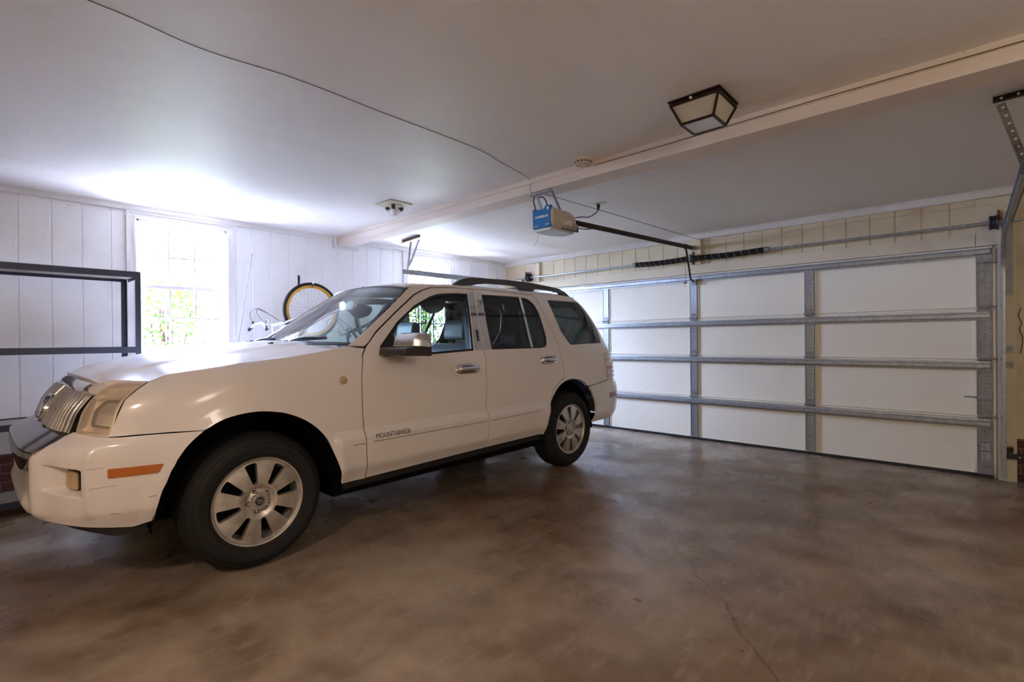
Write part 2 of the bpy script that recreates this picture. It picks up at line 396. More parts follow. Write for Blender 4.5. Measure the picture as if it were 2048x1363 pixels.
# ---- car surface functions (u = along the car, w = across, z = up; metres) ----
def lerp_tab(x, tab):
    # smooth monotone interpolation of a table [(x, y), ...]
    n = len(tab)
    if x <= tab[0][0]: return tab[0][1]
    if x >= tab[-1][0]: return tab[-1][1]
    for i in range(n-1):
        x0, y0 = tab[i]; x1, y1 = tab[i+1]
        if x <= x1:
            h = x1-x0; d = (y1-y0)/h
            def slope(k):
                if k <= 0: return (tab[1][1]-tab[0][1])/(tab[1][0]-tab[0][0])
                if k >= n-1: return (tab[-1][1]-tab[-2][1])/(tab[-1][0]-tab[-2][0])
                a = (tab[k][1]-tab[k-1][1])/(tab[k][0]-tab[k-1][0]); b = (tab[k+1][1]-tab[k][1])/(tab[k+1][0]-tab[k][0])
                if a*b <= 0: return 0.0
                return 2*a*b/(a+b)
            m0 = slope(i); m1 = slope(i+1); t = (x-x0)/h
            return (2*t**3-3*t**2+1)*y0+(t**3-2*t**2+t)*h*m0+(-2*t**3+3*t**2)*y1+(t**3-t**2)*h*m1
LOW = [(.28,.862),(.38,.884),(.44,.914),(.475,.931),(.50,.935),(.62,.940),(.72,.938)]
W_FRONT = LOW+[(.85,.928),(.98,.915),(1.04,.895),(1.085,.85),(1.11,.80)]       # at u = .6
W_MIDF = LOW+[(.85,.930),(1.02,.918),(1.10,.897),(1.15,.855),(1.175,.80)]      # at u = 1.0
W_COWL = LOW+[(.85,.930),(1.02,.920),(1.14,.895),(1.21,.850),(1.25,.80)]       # at u = 1.6
W_DOOR = LOW+[(.85,.932),(1.02,.918),(1.12,.895),(1.18,.868),(1.25,.835),(1.40,.765),(1.55,.695),(1.66,.640),(1.72,.607),(1.77,.565)]
W_QTR = LOW+[(.85,.934),(1.02,.920),(1.12,.897),(1.20,.868),(1.28,.832),(1.40,.778),(1.55,.705),(1.66,.648),(1.72,.612),(1.77,.568)]
def Wside(u, z):
    st = [(.6,W_FRONT),(1.0,W_MIDF),(1.6,W_COWL),(1.85,W_DOOR),(3.6,W_DOOR),(4.3,W_QTR)]
    if u <= st[0][0]: return lerp_tab(z, st[0][1])
    if u >= st[-1][0]: return lerp_tab(z, st[-1][1])
    for (a, ta), (b, tb) in zip(st, st[1:]):
        if u <= b:
            t = (u-a)/(b-a); t = t*t*(3-2*t)
            return lerp_tab(z, ta)*(1-t)+lerp_tab(z, tb)*t
NOSE = [(.28,.25),(.34,.21),(.42,.185),(.60,.17),(.74,.17),(.79,.19),(.83,.25),(.95,.30),(1.04,.37),(1.08,.42),(1.12,.50),(1.16,.62),(1.20,.80)]
TAIL = [(.36,5.02),(.42,5.07),(.55,5.11),(.72,5.125),(.80,5.10),(.83,5.05),(.90,5.045),(1.10,5.03),(1.22,5.0),(1.30,4.975),(1.40,4.94),(1.55,4.86),(1.66,4.77),(1.77,4.60)]
UF, UR, NF, NR = 1.6, 4.2, 5.0, 6.0
def nose(z): return lerp_tab(z, NOSE)
def tail(z): return lerp_tab(z, TAIL)
def side_w(u, z):
    W = Wside(u, z)
    if u < UF:
        a = (UF-u)/(UF-nose(z))
        return W*max(0.0, 1-min(a,1)**NF)**(1/NF)
    if u > UR:
        a = (u-UR)/(tail(z)-UR)
        return W*max(0.0, 1-min(a,1)**NR)**(1/NR)
    return W
def front_pt(a, z):
    # a = 0 nose centre ... 1 side at u = UF (plan angle fraction); returns (u, w)
    ph = a*math.pi/2; n = NF
    c = math.cos(ph); s = math.sin(ph)
    u = UF-(UF-nose(z))*abs(c)**(2/n)
    W = Wside(u, z)
    return u, W*(abs(s)**(2/n))
def rear_pt(a, z):
    ph = a*math.pi/2; n = NR
    c = math.cos(ph); s = math.sin(ph)
    u = UR+(tail(z)-UR)*abs(c)**(2/n)
    return u, Wside(u, z)*(abs(s)**(2/n))
ROOFC = [(1.75,1.30),(2.0,1.52),(2.2,1.70),(2.3,1.742),(2.42,1.762),(2.7,1.778),(3.1,1.795),(3.6,1.797),(4.1,1.795),(4.45,1.785),(4.6,1.77),(4.7,1.74)]
def roof_z(w, u):
    e = abs(w)/.58
    return lerp_tab(u, ROOFC)-.012*e**2-.026*e**8
HEDGE = [(.44,1.06),(.49,1.085),(.61,1.09),(.70,1.118),(.83,1.137),(1.025,1.164),(1.25,1.182),(1.545,1.224),(1.645,1.243),(1.9,1.25)]
HCEN = [(.33,1.045),(.36,1.07),(.42,1.105),(.50,1.14),(.60,1.17),(.79,1.207),(1.1,1.245),(1.5,1.28),(1.8,1.29)]
def hood_edge(u):
    z = lerp_tab(u, HEDGE)
    return (side_w(u, z) if u > .61 else side_w(.61, 1.09)), z
def hood_z(w, u):
    we, edge = hood_edge(u)
    cen = lerp_tab(u, HCEN)
    e = min(1.0, abs(w)/we)
    base = cen+(edge-cen)*e**2.2
    r = (abs(w)-.50)/.03
    k = 1/(1+math.exp(max(-20,min(20,r*1.6))))
    return base+.016*(k-.5)*min(1,max(0,(u-.36)/.2))
# arc-length parameter round the nose: s = 0 at the centre
_SA = [(0.0, 0.0)]
def _mk():
    pu, pw = .20, 0.0; s = 0.0
    for i in range(1, 401):
        a = i/400; ph = a*math.pi/2
        u = UF-(UF-.20)*abs(math.cos(ph))**(2/NF); w = .93*math.sin(ph)**(2/NF)
        s += math.hypot(u-pu, w-pw); pu, pw = u, w
        _SA.append((s, a))
_mk()
def s2a(s):
    s = abs(s)
    for (s0, a0), (s1, a1) in zip(_SA, _SA[1:]):
        if s <= s1: return a0+(a1-a0)*(s-s0)/(s1-s0)
    return 1.0
def a2s(a):
    i = min(399, max(0, int(a*400))); t = a*400-i
    return _SA[i][0]*(1-t)+_SA[i+1][0]*t
def front_s(s, z):
    u, w = front_pt(s2a(s), z)
    return u, (w if s >= 0 else -w)
# ------------------------------------------------------------ the room
XL, XR, YB, YD, H = -5.826, 2.6, -2.6, 6.19, 2.582
def room():
    struct(MB().box(XL-.15, XR+.15, YB-.15, YD+.2, -.1, 0).build('floor', 'floor', origin=(0,0,0)))
    struct(MB().box(XL-.15, XR+.15, YB-.15, YD+.25, H, H+.1).build('ceiling', 'ceil', origin=(0,0,0)))
    # left wall: grooved boards above a brick plinth, two window openings
    wins = [(1.075, 1.85, 1.19, 2.46), (4.17, 4.92, 1.19, 2.46)]
    b = MB(); g = [.272+.2035*k for k in range(-14, 30)]
    cuts = {YB: 0, YD: 0}
    for q in g:
        if YB < q < YD:
            for d, dep in ((-.007,0),(-.003,-.007),(.003,-.007),(.007,0)): cuts[q+d] = dep
    for a in wins: cuts.setdefault(a[0], 0); cuts.setdefault(a[1], 0)
    ys = sorted(cuts); zs = [.375, 1.19, 2.46, H]
    for y0, y1 in zip(ys, ys[1:]):
        for z0, z1 in zip(zs, zs[1:]):
            if any(a[0] <= (y0+y1)/2 <= a[1] and a[2] <= (z0+z1)/2 <= a[3] for a in wins): continue
            i = len(b.v); b.v += [(XL+cuts[y0],y0,z0),(XL+cuts[y1],y1,z0),(XL+cuts[y1],y1,z1),(XL+cuts[y0],y0,z1)]; b.f.append((i,i+1,i+2,i+3))
    for y0, y1, z0, z1 in ((YB,1.075,.375,H),(1.85,4.17,.375,H),(4.92,YD,.375,H),(1.075,1.85,.375,1.19),(1.075,1.85,2.46,H),(4.17,4.92,.375,1.19),(4.17,4.92,2.46,H)):
        b.box(XL-.12, XL-.012, y0, y1, z0, z1)
    for a in wins:      # reveals
        b.box(XL-.012, XL, a[0]-.001, a[0], a[2], a[3]); b.box(XL-.012, XL, a[1], a[1]+.001, a[2], a[3])
    struct(b.build('wall_left', 'wall', origin=(0,0,0), fix=False))
    struct(MB().box(XL-.12, XL+.004, YB, YD, 0, .375).build('baseboard_left', 'brick', origin=(0,0,0)))
    # garage-door wall
    g = [-5.6+.2025*k for k in range(0, 42)]
    for X0, X1, Z0 in ((XL,-5.33,.375),(-5.33,.30,2.12),(.30,XR,.375)):
        b = MB(); cuts = {X0: 0, X1: 0}
        for q in g:
            if X0+.01 < q < X1-.01:
                for d, dep in ((-.007,0),(-.003,.007),(.003,.007),(.007,0)): cuts[q+d] = dep
        xs = sorted(cuts)
        for x0, x1 in zip(xs, xs[1:]):
            i = len(b.v); b.v += [(x0,YD+cuts[x0],Z0),(x1,YD+cuts[x1],Z0),(x1,YD+cuts[x1],H),(x0,YD+cuts[x0],H)]; b.f.append((i+3,i+2,i+1,i))
        b.box(X0-(.12 if X0 == XL else 0), X1, YD+.012, YD+.14, Z0, H)
        struct(b.build('wall_back', 'hdr', origin=(0,0,0), fix=False))
    for q0, q1 in ((XL-.12,-5.33),(.30,XR)): struct(MB().box(q0, q1, YD-.004, YD+.14, 0, .375).build('baseboard_back', 'brick', origin=(0,0,0)))
    struct(MB().box(XR, XR+.12, YB, YD, 0, H).build('wall_right', 'hdr', origin=(0,0,0)))
    b = MB(); b.box(XL-.12, XR+.12, YB-.12, YB, 0, H)
    struct(b.build('wall_front', 'hdr', origin=(0,0,0)))
    # trims
    def crown(name, x0, x1, y0, y1, m, ax):
        b = MB()
        if ax == 'y':
            b.prism([(0,0),(.028,0),(.034,.012),(.034,.04),(.048,.054),(0,.054)], lambda p, q: (x0+p, y0, H-.054+q), lambda p, q: (x0+p, y1, H-.054+q))
        else:
            b.prism([(0,0),(.028,0),(.034,.012),(.034,.05),(.05,.07),(0,.07)], lambda p, q: (x0, y0-p, H-.07+q), lambda p, q: (x1, y0-p, H-.07+q))
        struct(b.build(name, m, origin=(0,0,0)))
    crown('trim_1', XL, 0, YB, 3.05, 'trim', 'y'); crown('trim_2', XL, 0, 3.36, YD-.05, 'trim', 'y')
    crown('trim_3', XL, XR, YD, 0, 'trim', 'x')
    b = MB(); b.box(XL, XR, 3.10, 3.29, 2.475, H); b.box(XL, XR, 3.088, 3.10, 2.545, H)
    struct(b.build('trim_4', 'beam', origin=(0,0,0)))
    b = MB(); b.box(XL, XL+.042, 3.05, 3.39, 2.43, 2.475); b.box(XL, XL+.042, 3.05, 3.09, 2.475, H)
    struct(b.build('trim_5', 'trim', origin=(0,0,0)))
    # boards round the garage door
    b = MB(); b.box(-5.33, .04, YD-.022, YD, 2.085, 2.20)
    struct(b.build('trim_6', 'creamtrim', origin=(0,0,0)))
    b = MB(); b.box(-2.62, -2.455, YD-.05, YD-.001, 2.203, 2.512)
    struct(b.build('trim_7', 'creamtrim', origin=(0,0,0)))
    b = MB(); b.box(.045, .30, YD-.03, YD-.001, 2.085, 2.505); b.box(.185, .30, YD-.03, YD+.1, 0, 2.085)
    struct(b.build('trim_8', 'creamtrim', origin=(0,0,0)))
    b = MB(); b.box(-5.33, -5.05, YD-.05, YD-.001, 2.203, 2.50); b.box(-5.33, -5.215, YD-.03, YD+.1, 0, 2.085)
    struct(b.build('trim_9', 'creamtrim', origin=(0,0,0)))
room()
def window(n, y0, y1):
    r = thing('window_%d' % n, '', 'window', (XL, (y0+y1)/2, 1.19)); del r['label']; del r['category']; r['kind'] = 'structure'
    z0, z1 = 1.19, 2.46; X = XL
    def P(name, m, *bx, bevel=0):
        b = MB()
        for q in bx: b.box(*q)
        return b.build(name, m, r, bevel=bevel)
    # casing with stepped moulding
    P('casing', 'trim', (X,X+.022,y0-.085,y0-.004,z0-.03,z1+.002),(X,X+.022,y1+.004,y1+.085,z0-.03,z1+.002),(X,X+.022,y0-.085,y1+.085,z1+.002,2.535),
      (X+.0225,X+.034,y0-.0845,y0-.06,z0-.0295,z1+.0445),(X+.0225,X+.034,y1+.06,y1+.0845,z0-.0295,z1+.0445),(X+.0225,X+.034,y0-.0845,y1+.0845,z1+.045,2.51),
      (X+.0225,X+.028,y0-.028,y0-.006,z0,z1+.0035),(X+.0225,X+.028,y1+.006,y1+.028,z0,z1+.0035),(X+.0225,X+.028,y0-.028,y1+.028,z1+.004,z1+.03), bevel=.003)
    P('sill', 'trim', (X-.02,X+.06,y0-.10,y1+.10,z0-.03,z0), bevel=.005)
    P('jamb', 'trim', (X-.12,X+.0,y0-.001,y0+.016,z0,z1),(X-.12,X+.0,y1-.016,y1+.001,z0,z1),(X-.12,X+.0,y0,y1,z1-.016,z1),(X-.12,X-.02,y0,y1,z0-.001,z0+.012))
    a, c = y0+.016, y1-.016
    for nm, xx, zb, zt in (('upper_sash', X-.085, 1.815, z1-.016), ('lower_sash', X-.05, z0+.012, 1.845)):
        st = .034; mz = (zb+zt)/2
        b = MB(); b.box(xx-.017,xx+.017,a,a+st,zb,zt); b.box(xx-.017,xx+.017,c-st,c,zb,zt)
        b.box(xx-.017,xx+.017,a+st,c-st,zt-.036,zt); b.box(xx-.017,xx+.017,a+st,c-st,zb,zb+(.036 if nm[0]=='u' else .05))
        for k in (1,2):
            yy = a+st+(c-a-2*st)*k/3; b.box(xx-.012,xx+.012,yy-.009,yy+.009,zb+.036,zt-.036)
        b.box(xx-.0121,xx+.0121,a+st,c-st,mz-.009,mz+.009)
        s = b.build(nm, 'trim', r)
        MB().box(xx-.002,xx+.002,a+st,c-st,zb+.03,zt-.03).build('pane', 'pane', s)
window(1, 1.075, 1.85); window(2, 4.17, 4.92)
# curtain-rod brackets above each window (small pale loops)
for k, (y, lab) in enumerate(((.995, 'left corner of the near window casing'), (1.93, 'right corner of the near window casing'), (5.0, 'right corner of the far window casing'))):
    t = MB().box(XL+.034, XL+.04, y-.012, y+.012, 2.475, 2.52); t.tube([(XL+.04,y,2.51),(XL+.06,y,2.512),(XL+.07,y,2.495),(XL+.06,y,2.48)], .004, 8)
    tag(t.build('rod_bracket', 'trim', smooth=40), 'small white curtain rod bracket at the '+lab, 'bracket', 'curtain rod brackets')
tag(MB().tube([(XL+.04,5.32,2.53),(XL+.05,5.32,2.40),(XL+.05,5.32,2.30)], .004, 6).build('pull_cord', 'white'), 'thin white pull cord hanging by the far end of the windowed wall', 'cord')

# ------------------------------------------------------------ garage door
def garage_door():
    x0, x1, top = -5.30, .155, 2.085
    r = thing('sectional_garage_door', 'wide closed white sectional garage door with steel stiles and struts', 'garage door', ((x0+x1)/2, YD+.04, 0))
    zj = [.02, .545, 1.062, 1.53, top]; YF = YD+.03
    xs = [x0+.05, -3.862, -2.575, -1.287, x1-.055]
    for k in range(4):
        b = MB(); b.box(x0, x1, YF, YF+.045, zj[k]+.0015, zj[k+1]-.0015)
        b.box(x0, x1, YF-.007, YF, zj[k]+.0015, zj[k]+.016); b.box(x0, x1, YF-.010, YF, zj[k+1]-.018, zj[k+1]-.0015)
        b.box(x0, x1, YF-.005, YF, zj[k+1]-.044, zj[k+1]-.036)
        if k < 3: b.box(x0, x1, YF+.022, YF+.045, zj[k+1]-.02, zj[k+1]+.014)
        p = b.build('door_section', 'door', r, bevel=.002)
        for j, x in enumerate(xs):
            w = .045 if 0 < j < 4 else .05; b = MB()
            b.box(x-w, x+w, YF-.016, YF-.004, zj[k]+.018, zj[k+1]-.02); b.box(x-w, x-w+.004, YF-.022, YF-.016, zj[k]+.018, zj[k+1]-.02); b.box(x+w-.004, x+w, YF-.022, YF-.016, zj[k]+.018, zj[k+1]-.02)
            b.second(); zz = zj[k]+.06     # punched holes
            while zz < zj[k+1]-.06:
                b.box(x-.003, x+.003, YF-.0165, YF-.0158, zz-.004, zz+.004)
                if int(zz*100) % 3 == 0: b.box(x-.02, x-.015, YF-.0165, YF-.0158, zz, zz+.005); b.box(x+.015, x+.02, YF-.0165, YF-.0158, zz, zz+.005)
                zz += .034
            b.build('stile', ('galvd' if j == 4 else 'galv', 'black'), p)
            b = MB()     # pale return strips beside each stile
            b.box(x-w-.022, x-w-.004, YF-.009, YF-.001, zj[k]+.018, zj[k+1]-.02); b.box(x+w+.004, x+w+.022, YF-.009, YF-.001, zj[k]+.018, zj[k+1]-.02)
            b.build('stile_edge', 'door', p)
        if True:
            zc = (.4845, 1.007, 1.458, 2.03)[k]   # horizontal strut, hat section
            b = MB(); pr = [(0,-.037),(-.006,-.037),(-.008,-.022),(-.042,-.016),(-.042,.016),(-.008,.022),(-.006,.037),(0,.037)]
            b.prism([(p_[0], p_[1]) for p_ in pr], lambda a, c: (x0+.02, YF-.018+a, zc+c), lambda a, c: (x1-.02, YF-.018+a, zc+c))
            b.build('strut', 'galv', p)
    for k in (1,2,3):
        for j, x in enumerate(xs):
            z = zj[k]; b = MB()
            b.prism([(x-.04,z+.005),(x+.04,z+.005),(x+.022,z+.06),(x-.022,z+.06)], lambda a, c: (a, YF-.016, c), lambda a, c: (a, YF-.024, c))
            b.prism([(x-.04,z-.005),(x+.04,z-.005),(x+.026,z-.045),(x-.026,z-.045)], lambda a, c: (a, YF-.016, c), lambda a, c: (a, YF-.024, c))
            b.tube([(x-.05,YF-.03,z),(x+.05,YF-.03,z)], .011, 10)
            for dx, dz in ((-.016,.04),(.016,.04),(-.018,-.03),(.018,-.03)): b.tube([(x+dx,YF-.024,z+dz),(x+dx,YF-.032,z+dz)], .006, 6)
            if j in (0, 4):
                sx = -1 if j == 0 else 1; b.tube([(x,YF-.045,z+.008),(x+sx*.115,YF-.045,z+.008)], .0055, 8); b.lathe([(0,0),(.02,0),(.022,.006),(.02,.014),(0,.014)], (x+sx*.1,YF-.045,z+.008), (sx,0,0), 16)
            b.build('hinge', 'galvd', r, smooth=40)
    b = MB(); b.box(x0, x1, YF-.02, YF+.04, .0, .02); b.box(x0, x1, YF-.028, YF-.02, .004, .03)
    b.build('bottom_seal', 'black', r)
    for sx, xe in ((-1, x0+.05), (1, x1-.055)):
        b = MB(); b.box(xe-.05, xe+.05, YF-.05, YF-.014, .03, .13); b.build('bottom_bracket', 'galvd', r, bevel=.003)
        b = MB(); b.box(xe-.05, xe+.05, YF-.05, YF-.014, 1.94, 2.0); b.tube([(xe,YF-.055,1.93),(xe+sx*.12,YF-.055,1.93)], .0055, 8); b.build('top_roller_bracket', 'galvd', r)
    b = MB(); b.box(.055, .145, YF-.03, YF-.014, .70, .75); b.box(-.04, .06, YF-.034, YF-.026, .715, .728); b.build('slide_lock', 'galvd', r, bevel=.002)
    # warning stickers
    for z in (.165, .245):
        b = MB().box(.072, .128, YF-.0185, YF-.0165, z, z+.07).second()
        for q in range(6): b.box(.077, .118-.012*(q % 2), YF-.0192, YF-.0185, z+.008+.008*q, z+.0105+.008*q)
        s = b.build('warning_sticker', ('sticker','black'), r)
        MB().box(.072, .128, YF-.0195, YF-.0185, z+.062, z+.07).build('red_band', 'red', s)
    for q in (.09, .112): MB().lathe([(0,0),(.007,0),(.007,.006),(0,.006)], (q, YF-.05, .105), (0,-1,0), 12).build('red_bolt', 'redp', r)
garage_door()
b = MB(); b.box(-5.42,-5.27,YD+.08,YD+.11,0,2.2); b.box(.125,.36,YD+.08,YD+.11,0,2.2); b.box(-5.42,.36,YD+.08,YD+.11,2.06,2.25); b.box(-5.42,.36,YD+.085,YD+.13,-.02,.02)
b.box(.157,.20,YD+.035,YD+.09,0,2.13); b.box(-5.34,-5.302,YD+.035,YD+.09,0,2.13); b.box(-5.34,.20,YD+.035,YD+.09,2.087,2.14)
struct(b.build('trim_10', 'trim', origin=(0,0,0)))
def tracks():
    for sx, xt, lab in ((1, .218, 'right hand garage door track curving from upright to overhead'), (-1, -5.37, 'left hand garage door track running overhead behind the car')):
        r = thing('door_track', lab, 'track', (xt, YD-.06, 0))
        yv = YD-.055; R = .34; zt = 2.165
        path = [(yv, .02), (yv, 1.0), (yv, zt-R)]
        path += [(yv-R+R*math.cos(a), zt-R+R*math.sin(a)) for a in [math.pi/2*k/10 for k in range(1, 11)]]
        path += [(y_, zt) for y_ in (4.9, 4.0, 3.78)]
        prof = [(-.014,-.03),(.0,-.034),(.014,-.03),(.014,-.027),(0,-.030),(-.011,-.027),(-.011,.027),(0,.030),(.014,.027),(.014,.030),(0,.034),(-.014,.03)]
        b = MB(); n = len(prof)
        for k, (py, pz) in enumerate(path):
            a = path[max(k-1,0)]; c = path[min(k+1,len(path)-1)]; d = Vector((0, c[0]-a[0], c[1]-a[1])).normalized(); nn = Vector((0, d.z, -d.y))
            for p, q in prof: b.v.append((xt-sx*p, py+nn.y*q, pz+nn.z*q))
        for k in range(len(path)-1):
            for j in range(n): a = k*n+j; c = k*n+(j+1) % n; b.f.append((a, c, c+n, a+n))
        b.build('rail', 'galv', r, smooth=50)
        b = MB(); xo = xt+sx*.014
        b.box(min(xo,xo+sx*.003), max(xo,xo+sx*.003), yv-.03, YD-.031, 1.63, 2.26); b.box(min(xo,xo+sx*.05), max(xo,xo+sx*.05), YD-.034, YD-.031, 1.63, 2.26)
        b.build('flag_bracket', 'galvd', r)
        for z in (.28, 1.02, 1.16):
            b = MB(); b.box(min(xo,xo+sx*.003), max(xo,xo+sx*.003), yv-.02, YD-.031, z-.03, z+.03); b.box(min(xo,xo+sx*.05), max(xo,xo+sx*.05), YD-.034, YD-.031, z-.03, z+.03)
            b.lathe([(0,0),(.009,0),(.007,.008),(0,.008)], (xo+sx*.03, YD-.034, z), (0,-1,0), 10)
            b.build('jamb_bracket', 'galvd', r)
        b = MB(); xo2 = xt+sx*.03   # stiffening angle along the overhead run
        b.bar((xt+sx*.016,5.75,2.185),(xt+sx*.016,3.9,2.185),.004,.05); b.bar((xo2,5.75,2.207),(xo2,3.9,2.207),.03,.004)
        b.build('stiffener', 'galvd', r)
tracks()
def perforated(name, a, b_, m, parent, wd=.032, n=10, up=(0,0,1), hole='white'):
    # L-shaped angle iron with punched holes
    a = Vector(a); b_ = Vector(b_); d = (b_-a).normalized(); u = Vector(up); sd = d.cross(u).normalized(); u = sd.cross(d).normalized()
    mb = MB(); mb.bar(a+u*wd/2, b_+u*wd/2, .003, wd, up); mb.bar(a+sd*wd/2, b_+sd*wd/2, wd, .003, up)
    mb.second()
    for k in range(n):
        p = a+(b_-a)*((k+.5)/n)+u*wd*.55
        mb.lathe([(0,0),(.0065,0),(.0065,.0045),(0,.0045)], p-sd*.00225, sd, 10)
    return mb.build(name, (m, hole), parent)
r = thing('track_hanger', 'rusted angle hanger carrying the left overhead door track', 'bracket', (-5.3, 3.8, H), 'track hangers')
perforated('ceiling_angle', (-5.46,3.83,H-.032), (-4.98,3.76,H-.032), 'rust', r, n=11, hole='trim')
perforated('down_strut', (-5.25,3.80,H-.04), (-5.345,3.82,2.19), 'galv', r, n=9, up=(0,1,0), hole='trim')
perforated('diagonal_strut', (-5.05,3.78,H-.045), (-5.30,3.815,2.24), 'galv', r, n=10, up=(0,1,0), hole='trim')
r = thing('track_hanger', 'dark rusted angle hanger carrying the right overhead door track', 'bracket', (.25, 3.8, H), 'track hangers')
perforated('ceiling_angle', (.10,3.80,H-.034), (.62,3.76,H-.034), 'bronze', r, wd=.034, n=8, hole='white')
perforated('diagonal_strut', (.115,3.81,H-.045), (.235,4.08,2.20), 'galvd', r, wd=.034, n=9, up=(1,0,0), hole='white')
perforated('down_strut', (.30,3.80,H-.045), (.245,3.82,2.19), 'galvd', r, wd=.034, n=7, up=(0,1,0), hole='white')
# torsion shaft with springs
def torsion():
    y = YD-.115; z = 2.268
    r = thing('torsion_spring_shaft', 'long steel torsion shaft with two black springs above the garage door', 'spring shaft', (-2.5, y, z-.03))
    MB().tube([(-5.47,y,z),(.34,y,z)], .0135, 14).build('shaft', 'galv', r, smooth=60)
    for xa, xb in ((-3.30,-2.60),(-2.52,-1.70)):
        r0 = .032; n = int((xb-xa)/.0075); sag = .010
        b = MB(); prof = []
        pts = []; rad = []
        m = int((xb-xa)/.0038)
        for k in range(m+1):
            t = k/m; pts.append((xa+(xb-xa)*t, y, z-sag*math.sin(math.pi*t))); rad.append(r0+(.0022 if k % 2 else -.0022))
        b.tube(pts, rad, 20); s = b.build('spring', 'black', r, smooth=80)
        b = MB(); hel = []
        for k in range(241):
            t = k/240; a = 2*math.pi*t*9; hel.append((xa+.03+(xb-xa-.06)*t, y+(r0+.0022)*math.cos(a), z-sag*math.sin(math.pi*t)+(r0+.0022)*math.sin(a)))
        b.tube(hel, .0011, 5); b.build('painted_stripe', 'white', s)
    for xc, nm in ((-3.32,'winding_cone'),(-1.68,'winding_cone')):
        MB().lathe([(.014,-.03),(.030,-.028),(.034,-.01),(.034,.01),(.028,.03),(.014,.03)], (xc,y,z), (1,0,0), 24).build(nm, 'galvd', r, smooth=30)
    b = MB(); b.box(-2.575,-2.545,y-.045,YD-.05,z-.05,z+.05); b.lathe([(.014,-.02),(.04,-.018),(.04,.018),(.014,.02)], (-2.56,y,z), (1,0,0), 24); b.build('centre_bracket', 'galvd', r, bevel=.002)
    b = MB(); b.box(-2.56,-2.53,YD-.056,YD-.05,2.20,2.36); b.build('anchor_plate', 'rust', r)
    for sx, xc in ((1,.16),(-1,-5.20)):
        b = MB(); b.lathe([(.014,-.03),(.062,-.03),(.065,-.024),(.058,-.018),(.062,-.010),(.057,-.004),(.062,.004),(.057,.01),(.068,.022),(.068,.03),(.014,.03)], (xc,y,z), (sx,0,0), 32)
        b.build('cable_drum', 'black', r, smooth=30)
        xp = xc+sx*.055
        MB().box(xp-.002,xp+.002,y-.03,YD-.031,z-.05,z+.10).build('end_bearing_plate', 'galvd', r)
        MB().box(xc-.0+sx*.02,xc+sx*.045+.0,YD-.034,YD-.031,z+.01,z+.12).build('orange_plate', 'orange', r) if sx > 0 else MB().box(xc-.03,xc-.01,YD-.054,YD-.05,z+.02,z+.10).build('orange_plate', 'orange', r)
torsion()
